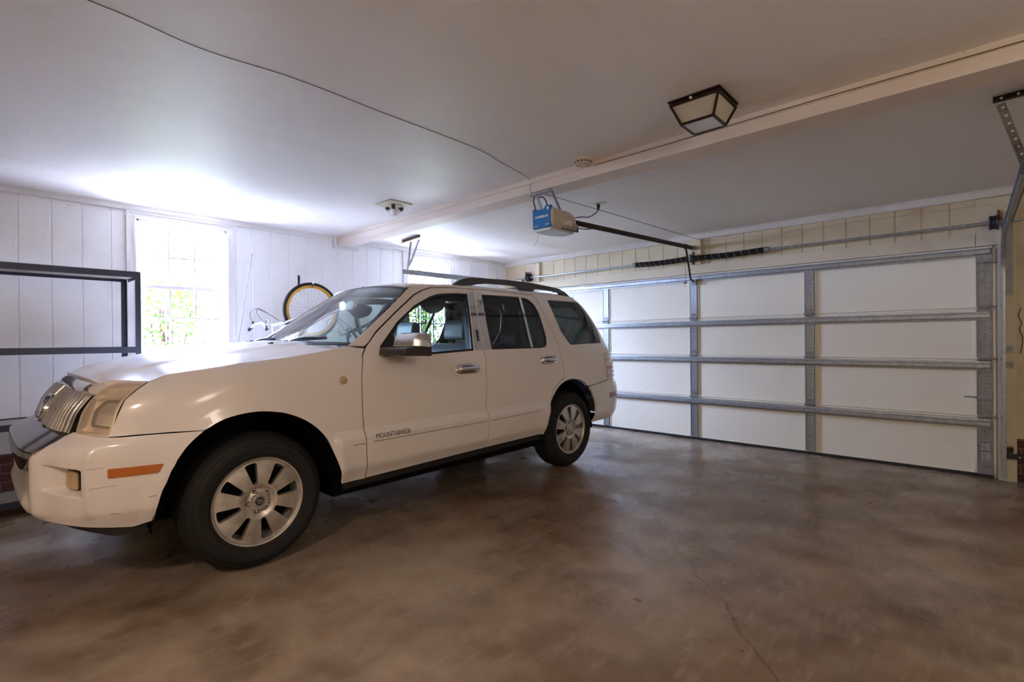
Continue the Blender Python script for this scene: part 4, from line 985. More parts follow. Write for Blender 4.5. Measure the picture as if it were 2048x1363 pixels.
def car():
    r = thing('suv', 'dusty white four door SUV with black roof rails parked beside the windowed wall', 'car', (CX, 2.6, 0))
    # dark inner shell so that gaps read dark, and the cabin floor
    def shellpoly(b, poly, x0, x1): b.prism(poly, lambda a, c: (x0, a, c), lambda a, c: (x1, a, c))
    b = MB(); b.box(CX-.80,CX+.80,1.58,3.55,.27,.40); b.box(CX-.55,CX+.55,.45,1.6,.30,.70); b.box(CX-.55,CX+.55,3.5,4.9,.36,.62)
    b.box(CX-.84,CX-.76,1.60,3.52,.30,.37); b.box(CX+.76,CX+.84,1.60,3.52,.30,.37)
    b.tube([(CX+.5,1.7,.30),(CX+.52,2.6,.28),(CX+.50,3.4,.30)], .035, 10); b.lathe([(0,-.25),(.09,-.24),(.11,-.1),(.11,.1),(.09,.24),(0,.25)], (CX+.45,3.2,.31), (0,1,0), 16)
    b.tube([(CX-.7,1.10,.38),(CX+.7,1.10,.38)], .035, 10); b.tube([(CX-.7,4.09,.38),(CX+.7,4.09,.38)], .045, 10)
    b.box(CX+.66,CX+.90,3.47,3.56,.30,.42)
    b.build('chassis', 'under', r)
    b = MB()
    for sg in (1,-1):
        b.box(CX+sg*.80-.012,CX+sg*.80+.012,1.62,3.56,.40,1.165)
    b.box(CX-.80,CX+.80,1.60,1.66,.40,1.20)      # firewall
    b.box(CX-.78,CX+.78,4.78,4.82,.62,1.18); b.box(CX-.80,CX+.80,1.64,4.80,.60,.64)
    b.box(CX-.72,CX+.72,.55,1.60,.95,.98)
    b.box(CX-.66,CX+.66,.50,.54,.50,1.0)
    b.build('inner_shell', 'cabin', r)
    # wheel liners
    for sg in (1,-1):
        for uc, zc, R0, nm in ((1.085,.40,.50,'front'),(4.0,.40,.485,'rear')):
            b = MB(); xs = (CX+sg*.52, CX+sg*.895); n = 20
            for k in range(n+1):
                a = math.pi*k/n; rr = R0*.985
                for x in xs: b.v.append((x, uc-rr*math.cos(a)*(1 if nm=='front' else .93), zc-.06+rr*math.sin(a)+.05*(1-abs(math.cos(a)))))
            for k in range(n): b.f.append((2*k,2*k+1,2*k+3,2*k+2))
            for k in range(n): b.f.append((0,2*k,2*k+2))
            b.build('wheel_liner', 'under', r, smooth=40)
    for sg, fl in ((1,False),(-1,True)):
        S = SM(sg); near = sg > 0
        fend = [(.444,.832),(.55,.834),(.68,.832),(.812,.825)]+[p for p in ARCHF if p[0] > .815]+[(1.741,.379),(1.722,.55),(1.719,.70),(1.718,.90),(1.724,1.05),(1.757,1.183),(1.79,1.228),(1.655,1.243),(1.545,1.222),(1.248,1.179),(1.026,1.161),(.83,1.134),(.705,1.114),(.622,1.086),(.560,1.046),(.508,.999),(.478,.93)]
        f = panel('fender', S, fend, 'paint', r, step=.035, flip=fl, rows=ROWS)
        # front side marker lamp in the bumper and round lamp on the fender
        b = MB(); p = S(1.593,1.03); b.lathe([(.026,-.002),(.026,.005),(.022,.008),(0,.009)], p, (sg,0,0), 20); b.build('repeater_lamp', 'foglens', f, smooth=40)
        d1 = panel('front_door', S, inset(DOOR1, .0035), 'paint', r, holes=[rnd(DLO1,.01)], step=.035, flip=fl, skirt=.03, rows=ROWS)
        panel('window_seal', S, inset(rnd(DLO1,.01), .0005), 'seal', d1, holes=[inset(rnd(DLO1,.01), .018)], step=.03, flip=fl, offs=-.004, skirt=.02)
        panel('window_glass', S, inset(rnd(DLO1,.01), .016), 'glassf', d1, step=.06, flip=fl, offs=-.010, skirt=0)
        panel('mirror_sail', S, rnd([(1.922,1.182),(1.925,1.236),(2.045,1.340),(2.075,1.182)],.006), 'seal', d1, step=.05, flip=fl, offs=-.002)
        panel('pillar_trim', S, [(2.928,1.686),(2.985,1.688),(2.945,1.50),(2.915,1.36),(2.886,1.196),(2.784,1.196),(2.855,1.42)], 'chrome', d1, step=.04, flip=fl, offs=.003, skirt=.004)
        d2 = panel('rear_door', S, inset(DOOR2, .0035), 'paint', r, holes=[rnd(DLO2,.01)], step=.035, flip=fl, skirt=.03, rows=ROWS)
        panel('window_seal', S, inset(rnd(DLO2,.01), .0005), 'seal', d2, holes=[inset(rnd(DLO2,.01), .016)], step=.03, flip=fl, offs=-.004, skirt=.02)
        panel('window_glass', S, inset(rnd(DLO2,.01), .014), 'glassd', d2, step=.06, flip=fl, offs=-.010, skirt=0)
        panel('pillar_trim', S, [(3.020,1.688),(3.085,1.690),(3.03,1.46),(2.985,1.196),(2.898,1.196),(2.925,1.36),(2.96,1.50)], 'chrome', d2, step=.04, flip=fl, offs=.003, skirt=.004)
        panel('window_divider', S, [(3.597,1.690),(3.627,1.690),(3.535,1.204),(3.500,1.204)], 'chrome', d2, step=.04, flip=fl, offs=.001, skirt=.01)
        panel('trim_groove', S, [(1.775,.6195),(2.826,.6215),(2.826,.6250),(1.775,.6230)], 'groove_gap', d1, step=.03, flip=fl, offs=.0012, skirt=0)
        panel('trim_groove', S, [(2.865,.6215),(3.50,.630),(3.50,.6335),(2.865,.6250)], 'groove_gap', d2, step=.03, flip=fl, offs=.0012, skirt=0)
        panel('trim_groove', S, [(1.63,.6165),(1.715,.6185),(1.715,.622),(1.63,.620)], 'groove_gap', f, step=.03, flip=fl, offs=.0012, skirt=0)
        if near:
            b = MB(); c = S(2.862,1.27); c2 = S(2.883,1.36)
            b.tube([c, c2], .012, 12); k = b.build('keypad', 'black', d1, smooth=60)
        for d, uc, zc in ((d1,2.664,1.052),(d2,3.705,1.086)):
            # door handle: cup plate with a bar across it
            def ell(m_, n_, a, c): return [(m_*abs(math.cos(t))**.6*(1 if math.cos(t)>0 else -1)+a, n_*abs(math.sin(t))**.9*(1 if math.sin(t)>0 else -1)+c) for t in [2*math.pi*k/40 for k in range(40)]]
            def dome(a, c, uc=uc, zc=zc):
                p = S(a, c); e = min(1.0, (abs(a-uc)/.137)**4+(abs(c-zc)/.043)**2); return (p[0]+sg*(.016*math.sqrt(1-e)+.002), p[1], p[2])
            panel('handle_plate', dome, ell(.135,.042,uc,zc), 'chrome', d, step=.009, flip=fl, skirt=.008)
            panel('handle_gap_shade', S, ell(.085,.026,uc-.012,zc-.004), 'groove_gap', d, step=.02, flip=fl, offs=.0195, skirt=0)  # flat dark ellipse painted as the shade behind the bar
            b = MB(); x0 = S(uc, zc)[0]
            b.tube(spline([(x0+sg*.014,uc-.120,zc),(x0+sg*.036,uc-.085,zc+.002),(x0+sg*.042,uc,zc+.003),(x0+sg*.036,uc+.085,zc+.002),(x0+sg*.014,uc+.120,zc)]), .016, 12)
            b.build('door_handle', 'chrome', d, smooth=60)
        q = [(3.80,1.729),(3.86,1.696),(3.877,1.60),(3.905,1.45),(3.928,1.306),(3.920,1.2),(3.913,1.11),(3.925,.96),(3.910,.906),(3.866,.884),(3.779,.841),(3.712,.787),(3.673,.704),(3.617,.583),(3.548,.404)]+[p for p in ARCHR if p[0] < 4.34 or p[1] > .78]
        q = [p for p in q if not (p[0] > 4.2 and p[1] < .78)]+[(4.335,.796),(4.45,.806),(4.69,.836),(4.77,.842),(4.80,1.0),(4.835,1.13),(4.862,1.22),(4.85,1.30),(4.78,1.50),(4.70,1.64),(4.60,1.73),(4.50,roof_edge(4.5)),(4.2,roof_edge(4.2)),(3.90,roof_edge(3.9))]
        qp = panel('quarter_panel', S, q, 'paint', r, holes=[rnd(DLO3,.01)], step=.035, flip=fl, skirt=.03)
        panel('window_glass', S, inset(rnd(DLO3,.01), .002), 'glassd', qp, step=.05, flip=fl, offs=-.006, skirt=0)
        # pillar and roof-side frame above the doors
        fr = [(1.69,1.250),(1.80,1.247),(1.83,1.268),(1.914,1.348),(2.126,1.498),(2.340,1.641),(2.441,1.685),(2.531,1.713),(2.752,1.729),(3.006,1.735),(3.4,1.735),(3.79,1.729),(3.895,roof_edge(3.9))]+[(u_, roof_edge(u_)) for u_ in (3.5,3.1,2.8,2.6,2.45,2.36)]+[(2.31,1.688),(2.05,1.50)]
        panel('side_frame', S, fr, 'paint', r, step=.03, flip=fl, skirt=.02)
        panel('frame_backing', S, [(1.71,1.10),(1.71,1.238),(2.06,1.487),(2.322,1.672),(2.5,1.722),(3.88,1.725),(3.94,1.3),(3.93,1.10)], 'seal', r, holes=[inset(rnd(DLO1,.01),-.004), inset(rnd(DLO2,.01),-.004)], step=.06, flip=fl, offs=-.018, skirt=.004)
        # dark sill under the doors
        panel('sill_trim', S, [(1.60,.330),(3.54,.355),(3.54,.398),(2.82,.392),(1.745,.372),(1.585,.372)], 'black', r, step=.05, flip=fl, offs=-.012)
        # air dam segment, bumper side
    # hood
    ho = [(0,.405),(.25,.407),(.45,.418),(.58,.433),(.635,.452),(.660,.492),(.705,.548),(.752,.612)]
    ho += [(hood_edge(u_)[0]-.007, u_) for u_ in (.68,.75,.83,.92,1.025,1.12,1.25,1.4,1.545,1.62)]+[(.78,1.640),(.70,1.60),(.5,1.54),(.25,1.51),(0,1.50)]
    ho = ho+[(-a, c) for a, c in ho[::-1] if a != 0]
    hood = panel('hood', lambda a, c: (CX+a, c, hood_z(a, c)), ho, 'paint', r, step=.03, skirt=.022)
    # cowl, wipers
    panel('cowl', lambda a, c: (CX+a, c, 1.232+.025*(1-(a/.8)**2)), [(.81,1.60),(.83,1.76),(.6,1.68),(.3,1.62),(0,1.60),(-.3,1.62),(-.6,1.68),(-.83,1.76),(-.81,1.60),(-.5,1.50),(0,1.46),(.5,1.50)], 'black', r, step=.06)
    # windshield
    def WS(p, q):
        a = p/.7; t = q/.75; wb, wt = .815, .622
        w_ = a*(wb+(wt-wb)*t); u_ = (1.585+(2.262-1.585)*t)*(1-a*a)+(1.772+(2.318-1.772)*t)*a*a-.02*math.sin(math.pi*min(1,max(0,t)))
        z_ = (1.262+(1.737-1.262)*t)*(1-abs(a)**2.5)+(1.247+(1.688-1.247)*t)*abs(a)**2.5+.018*math.sin(math.pi*min(1,max(0,t)))
        return (CX+w_, u_, z_)
    wo = rnd([(-.695,0),(.695,0),(.695,.745),(-.695,.745)], .07)
    panel('windshield_frit', WS, wo, 'seal', r, holes=[inset(wo, .028)], step=.04, skirt=.006, flip=False)
    ws = panel('windshield', WS, inset(wo, .026), 'glassw', r, step=.05, skirt=0)
    panel('tint_band', WS, [(-.66,.64),(.66,.64),(.66,.715),(-.66,.715)], glass('tint_band_glass', (.42,.40,.46)), ws, step=.05, skirt=0, offs=-.003)
    for s0, lab in ((-.05,0),(-.72,0)):
        b = MB(); b.tube(spline([(CX+s0+.12,1.60,1.270),(CX+s0+.30,1.60,1.300),(CX+s0+.48,1.655,1.305)]), .007, 6)
        b.bar((CX+s0+.0,1.60,1.278),(CX+s0+.62,1.665,1.302),.008,.018); b.box(CX+s0+.10,CX+s0+.15,1.57,1.62,1.255,1.29)
        b.build('wiper', 'black', r)
    for s0 in (-.42,.36): MB().box(CX+s0-.022,CX+s0+.022,1.36,1.385,hood_z(s0,1.37)-.002,hood_z(s0,1.37)+.008).build('washer_nozzle', 'black', hood, bevel=.003)
    # roof
    rf = [(w_, 2.262+(2.325-2.262)*(w_/.62)**2+.0) for w_ in (-.575,-.4,-.2,0,.2,.4,.575)]
    rf += [(.577, 2.5),(.577,3.0),(.577,3.6),(.577,4.1),(.575,4.45),(.56,4.60),(.4,4.66),(0,4.68),(-.4,4.66),(-.56,4.60),(-.575,4.45),(-.577,4.1),(-.577,3.6),(-.577,3.0),(-.577,2.5)]
    panel('roof', lambda a, c: (CX+a, c, roof_z(a, c)), rf, 'paint', r, step=.06, skirt=.015)
    panel('headliner', lambda a, c: (CX+a, c, roof_z(a, c)-.04), [(-.55,2.33),(.55,2.33),(.55,4.5),(-.55,4.5)], 'head', r, step=.15, skirt=.004)
    for sg in (1,-1):
        x0, x1 = CX+sg*.548-.020, CX+sg*.548+.020
        o = [(2.815,1.752),(2.870,1.790),(2.925,1.815),(2.990,1.832),(3.07,1.838),(3.45,1.852),(3.85,1.853),(4.20,1.835),(4.32,1.825),(4.42,1.798),(4.525,1.745),(4.43,1.752),(4.36,1.760),(4.33,1.785),(4.05,1.800),(3.91,1.803),(3.885,1.766),(3.70,1.766),(3.66,1.803),(3.5,1.806),(3.12,1.797),(3.07,1.772),(2.95,1.757)]
        MB().prism(rnd(o,.02,3), lambda a, c: (x0, a, c), lambda a, c: (x1, a, c)).build('roof_rail', 'rack', r, bevel=.008)
    for u_ in (3.30,3.95):
        MB().tube(spline([(CX-.53,u_,1.818),(CX-.3,u_,1.826),(CX+.3,u_,1.826),(CX+.53,u_,1.818)]), .013, 10).build('roof_crossbar', 'rack', r, smooth=60)
    # liftgate and rear
    lg = [(-1.12,.845),(-1.12,1.0),(-1.10,1.13),(-1.06,1.24),(-.98,1.40),(-.93,1.60),(-.85,1.73),(-.80,1.762),(.80,1.762),(.85,1.73),(.93,1.60),(.98,1.40),(1.06,1.24),(1.10,1.13),(1.12,1.0),(1.12,.845)]
    rw = rnd([(-.66,1.20),(-.60,1.66),(.60,1.66),(.66,1.20)],.05)
    g = panel('liftgate', RM(), lg[::-1], 'paint', r, holes=[rw], step=.04, flip=True, skirt=.02)
    panel('rear_glass', RM(), inset(rw,.002), 'glassd', g, step=.06, flip=True, skirt=0, offs=-.004)
    for sg in (1,-1):
        tl = [(.86,.862),(1.115,.850),(1.13,1.0),(1.10,1.135),(.90,1.135)]; tl = tl if sg > 0 else mir(tl)
        t = panel('tail_lamp', RM(.004), tl, 'frostl', r, step=.03, flip=True, skirt=.015)
        for k in range(6):
            z0 = .862+.046*k; st = [(.86,z0),(1.12,z0-.005),(1.12,z0+.026),(.86,z0+.030)]; st = st if sg > 0 else mir(st)
            panel('lamp_band', RM(.014+.004*(k % 2)), st, 'frostl' if k % 2 else 'tailr', t, step=.03, flip=True, skirt=.012)
    bo = [(-1.50,.405),(1.50,.405),(1.52,.50),(1.515,.585),(1.47,.70),(1.44,.745),(1.55,.80),(1.20,.838),(1.10,.84),(-1.10,.84),(-1.20,.838),(-1.55,.80),(-1.44,.745),(-1.47,.70),(-1.515,.585),(-1.52,.50)]
    # bumper ends follow the rear arch
    def rs_of(u, z):
        best = min((abs(rear_s(k*.01, z)[0]-u), k*.01) for k in range(60, 175)); return best[1]
    arch = [p for p in ARCHR if p[0] > 4.28 and p[1] < .80]; ar = [(rs_of(u_+.003, z_), z_) for u_, z_ in arch]
    top = [(rs_of(4.34,.79),.790),(rs_of(4.45,.80),.800),(rs_of(4.69,.83),.828),(1.05,.84)]
    half = ar[::-1]+top
    bo = half+mir(half); 
    bp = panel('rear_bumper', RM(.006), bo, 'paint', r, step=.035, flip=True, skirt=.02)
    for sg in (1,-1):
        rf_ = [(rs_of(4.725,.67),.640),(rs_of(4.725,.67),.694),(rs_of(4.93,.67),.697),(rs_of(4.93,.67),.640)]
        if sg < 0: rf_ = mir(rf_)
        panel('reflector', RM(.010), rf_, 'red', bp, step=.03, flip=True, skirt=.006)
    b = MB(); b.box(CX+.30,CX+.62,4.55,4.92,.33,.42); b.tube([(CX+.5,4.5,.37),(CX+.55,4.95,.35)], .03, 10); b.build('exhaust', 'under', r)
    # front bumper
    def s_of(u, z):
        return min((abs(front_s(k*.005, z)[0]-u), k*.005) for k in range(80, 300))[1]
    ar = [(s_of(u_-.003, z_), z_) for u_, z_ in ARCHF if u_ < .815 and z_ < .822]
    half = [(0,.455),(.30,.458),(.475,.455),(.61,.452),(.729,.440),(.85,.415),(.943,.398),(1.03,.384)]+ar+[(s_of(.812,.82)-.01,.822),(1.054,.828),(.94,.826),(.89,.828),(.797,.838),(.70,.855),(.655,.835),(.612,.775),(.575,.718),(.515,.676),(.44,.668),(0,.665)]
    outl = half+[(-a, c) for a, c in half[::-1] if a != 0]
    fog = rnd([(.688,.706),(.690,.585),(.838,.556),(.838,.688)],.012); intake = rnd([(-.455,.648),(.455,.648),(.43,.572),(-.43,.572)],.02)
    fb = panel('front_bumper', FM(0, bump_d), outl, 'paint', r, holes=[intake], step=.016, skirt=.03, dense=[(.64,.87,.54,.73,.0065),(-.87,-.64,.54,.73,.0065)])
    panel('intake_recess', FM(-.045), inset(intake,-.03), 'paint', fb, step=.05, skirt=0)
    panel('intake_slot', FM(-.043), rnd([(-.30,.622),(.40,.622),(.40,.598),(-.30,.598)],.008), 'black', fb, step=.05, skirt=.002)
    for sg in (1,-1):
        mm = (lambda p: p) if sg > 0 else mir
        fl_ = mm(rnd([(.748,.684),(.748,.600),(.806,.588),(.806,.671)],.012))
        panel('fog_lamp_surround', FM(-.052), mm(rnd([(.742,.690),(.742,.594),(.812,.581),(.812,.677)],.012)), 'black', fb, step=.03, skirt=.01)
        panel('fog_lamp', FM(-.040), fl_, 'foglens', fb, step=.03, skirt=.01)
        # scoop between the ridge and the fog lamp
        mk = [(s_of(.430,.67),.644),(s_of(.430,.67),.687),(s_of(.640,.67),.685),(s_of(.620,.67),.644)]
        panel('marker_lamp', FM(.006, bump_d), mm(rnd(mk,.006)), 'amber', fb, step=.03, skirt=.008)
        dam = [(.62,.458),(.735,.444),(.85,.418),(.943,.402),(1.03,.390),(1.085,.383),(1.085,.338),(.95,.345),(.88,.372),(.75,.425)]
        panel('air_dam', FM(-.012), mm(dam), 'black', r, step=.04, skirt=.03)
    lw = [(0,.40),(.5,.41),(.62,.44),(.62,.46),(0,.46)]
    for p in ([(.875,.692),(.93,.694),(.93,.6955),(.875,.6935)],[(.88,.600),(.985,.606),(.985,.6075),(.88,.6015)],[(.95,.470),(.985,.466),(.985,.469),(.95,.472)],[(1.10,.53),(1.13,.535),(1.13,.538),(1.10,.533)]):
        panel('scuff_mark', FM(.0012, bump_d), p, 'scuff', fb, step=.01, skirt=0)
    # chrome insert across the bumper
    def CI(s_, q):
        t = max(0.0, (q-.770)/.13); k = .5*(math.sqrt(t*t+.0025)+t)-.025*0
        u, w = front_s(s_, .70); e = .004; u2, w2 = front_s(s_+e, .70); tt = Vector((w2-w, u2-u)); n = Vector((tt.y, -tt.x)).normalized()
        d = .024-.125*(k-.025)-.006*((q-.72)/.055)**2*(1 if q < .77 else 0); z = min(q, .770) if t <= 0 else .770+.072*t
        z += .010*(1-min(1,abs(q-.775)/.03))*0
        return (CX+w+n.x*d, u+n.y*d, z)
    ch = [(0,.665),(.44,.668),(.515,.680),(.575,.722),(.611,.765),(.640,.800),(.668,.850),(.685,.905),(.60,.905),(0,.905)]
    ch = ch+[(-a, c) for a, c in ch[::-1] if a != 0]
    panel('bumper_chrome_insert', CI, ch, 'dchrome', r, step=.016, skirt=.02, dense=[(-.64,.64,.750,.800,.006)])
    # grille
    gb = [(0,.848),(.60,.845),(.692,.862),(.672,1.032),(.60,1.045),(0,1.05)]; gb = gb+[(-a, c) for a, c in gb[::-1] if a != 0]
    gr = panel('grille', FM(-.04), gb, 'black', r, step=.05, skirt=.03)
    k = 0; s = .030
    while s < .66:
        for sg in (1,-1):
            if abs(s) < .10 and False: continue
            zt = 1.046-.012*(s/.66)**2
            bar = [(sg*(s+.0115),.852),(sg*(s+.011),zt),(sg*(s-.011),zt),(sg*(s-.0115),.852)]
            if sg < 0: bar = bar[::-1]
            bar = bar[::-1] if sum(bar[i-1][0]*bar[i][1]-bar[i][0]*bar[i-1][1] for i in range(4)) < 0 else bar
            panel('grille_bar', FM(-.004, lambda a, c, s0=s: .009*math.sqrt(max(0, 1-((abs(a)-s0)/.0118)**2))), bar, 'satin', gr, step=.0058, skirt=.026)
        s += .0425
    el = [(.105*math.cos(t), .925+.072*math.sin(t)) for t in [2*math.pi*k/36 for k in range(36)]]
    e = panel('emblem', FM(.022), el, 'chrome', gr, step=.03, skirt=.03)
    panel('emblem_field', FM(.0235), [(a*.82, .925+(c-.925)*.82) for a, c in el], 'black', e, step=.03, skirt=.001)
    for dx in (-.035,0,.035):
        st = spline([(dx-.035,.965-.0),(dx-.012,.945),(dx-.002,.915),(dx+.002,.880)],4); pl = st+[(a+.015, c) for a, c in st[::-1]]
        panel('emblem_stroke', FM(.026), pl, 'chrome', e, step=.03, skirt=.003)
    lp = [(0,1.046),(.56,1.036),(.610,1.038),(.622,1.050),(.61,1.068),(.56,1.074),(0,1.084)]; lp = lp+[(-a, c) for a, c in lp[::-1] if a != 0]
    panel('hood_lip_chrome', FM(.012, lambda s, z: .007*math.sin(math.pi*max(0,min(1,(z-1.036)/.045)))), lp, 'chrome', r, step=.015, skirt=.02)
    hn = [(0,1.040),(.60,1.030),(.690,1.026),(.700,1.044),(.728,1.083),(.745,1.100),(.60,1.102),(0,1.100)]; hn = hn+[(-a, c) for a, c in hn[::-1] if a != 0]
    panel('hood_nose', FM(-.001), hn, 'paint', hood, step=.03, skirt=.02)
    # headlamps
    hl = [(.712,.846,.02),(.797,.840),(.886,.832,.01),(.878,.93),(.870,.999),(.885,1.046),(.905,1.084,.01),(.814,1.086),(.735,1.080,.02),(.700,1.040),(.692,1.00),(.700,.93)]
    for sg in (1,-1):
        mm = (lambda p: p) if sg > 0 else mir
        o = rnd(hl,.006); hp = panel('headlamp', FM(-.042), mm(inset(o,.004)), 'lampsilver', r, step=.03, skirt=0)
        panel('housing_edge', FM(-.002), mm(inset(o,-.002)), 'lampsilver', hp, holes=[mm(inset(o,.012))], step=.03, skirt=.04)
        inn = rnd([(.765,.885),(.752,.955),(.775,.992),(.862,.985),(.868,.93),(.872,.872)],.012)
        panel('lamp_frame', FM(-.022), mm(inset(inn,-.008)), 'black', hp, holes=[mm(inset(inn,.001))], step=.03, skirt=.02)
        panel('inner_lens', FM(-.030), mm(inn), 'chrome', hp, step=.015, skirt=.0, offs=0)
        for q in range(5):
            a0 = .785+.016*q; panel('lens_rib', FM(-.027), mm([(a0,.888),(a0+.004,.888),(a0+.008,.935),(a0+.004,.935)]), 'satin', hp, step=.03, skirt=.003)
        rb = [(.712,1.000),(.868,.999),(.868,1.006),(.712,1.008)]; panel('divider', FM(-.02), mm(rb), 'satin', hp, step=.03, skirt=.03)
        panel('headlamp_lens', FM(.0), mm(inset(o,.003)), 'lens', hp, step=.02, skirt=0)
    # door lettering
    for sg in (1,-1):
        x0 = SM(sg)(1.93,.655)[0]; k = SM(sg)(1.93,.675)[0]-SM(sg)(1.93,.640)[0]
        if sg > 0: Mx = Matrix(((0,k/.035,1,x0+.001),(1,0,0,1.930),(0,1,0,.652),(0,0,0,1)))
        else: Mx = Matrix(((0,k/.035,-1,x0-.001),(-1,0,0,1.930),(0,1,0,.652),(0,0,0,1)))
        text('lettering', 'MOUNTAINEER', .042, 'dchrome', Mx, r, ext=.0015, width=.275)
    # door mirrors
    for sg in (1,-1):
        X = lambda v: CX+sg*v
        ms = thing_part('door_mirror', r)
        b = MB()
        secs = []
        for t, wd in ((0,.975),(.2,1.0),(.6,1.07),(1,1.145)):
            uf = 1.925+.035*t; ub = 2.105; zt = 1.325-.0*t; secs.append((wd, uf, ub, zt))
        n = 0
        prof = lambda uf, ub, zt: rnd([(uf+.005,1.237,.01),(uf+.02,zt-.02,.05),(uf+.07,zt+.008,.03),(ub,zt,.02),(ub,1.234,.005)], .01, 4)
        rows = []
        for wd, uf, ub, zt in [(secs[0][0]-.008, 2.02, 2.09, 1.30)]+secs+[(1.165,1.995,2.102,1.315),(1.172,2.02,2.098,1.295)]:
            rows.append([(X(wd), p, q) for p, q in prof(uf, ub, zt)])
        m_ = len(rows[0])
        for row in rows: b.v += row
        for k in range(len(rows)-1):
            for j in range(m_): a = k*m_+j; c = k*m_+(j+1) % m_; b.f.append((a, c, c+m_, a+m_))
        b.f.append(tuple(range(m_))); b.f.append(tuple((len(rows)-1)*m_+j for j in range(m_)))
        b.build('mirror_shell', 'chrome', ms, smooth=40)
        b = MB(); b.prism(rnd([(1.885,1.180),(2.11,1.172),(2.112,1.232),(1.95,1.236),(1.895,1.228)],.01), lambda a, c: (X(.865),a,c), lambda a, c: (X(1.165), a+.035*0, c)); b.build('mirror_base', 'bronzed', ms, bevel=.006)
        b = MB(); b.box(min(X(.985),X(1.16)),max(X(.985),X(1.16)),2.104,2.108,1.222,1.312); b.build('mirror_glass', 'dchrome', ms)
    # antenna on the far fender
    b = MB(); b.tube([(CX-.80,1.535,1.18),(CX-.80,1.56,1.22)], .010, 8); b.tube([(CX-.81,1.556,1.215),(CX-.81,1.683,2.048)], [.0028,.0016], 6); b.lathe([(0,-.004),(.004,0),(0,.004)], (CX-.81,1.684,2.052), (0,0,1), 8); b.build('antenna', 'black', r)
    wheels(r); interior(r)
    return r
def thing_part(name, parent):
    o = bpy.data.objects.new(name, None); COL.objects.link(o); o.parent = parent; o['_o'] = parent['_o']; o.empty_display_size = .05; return o
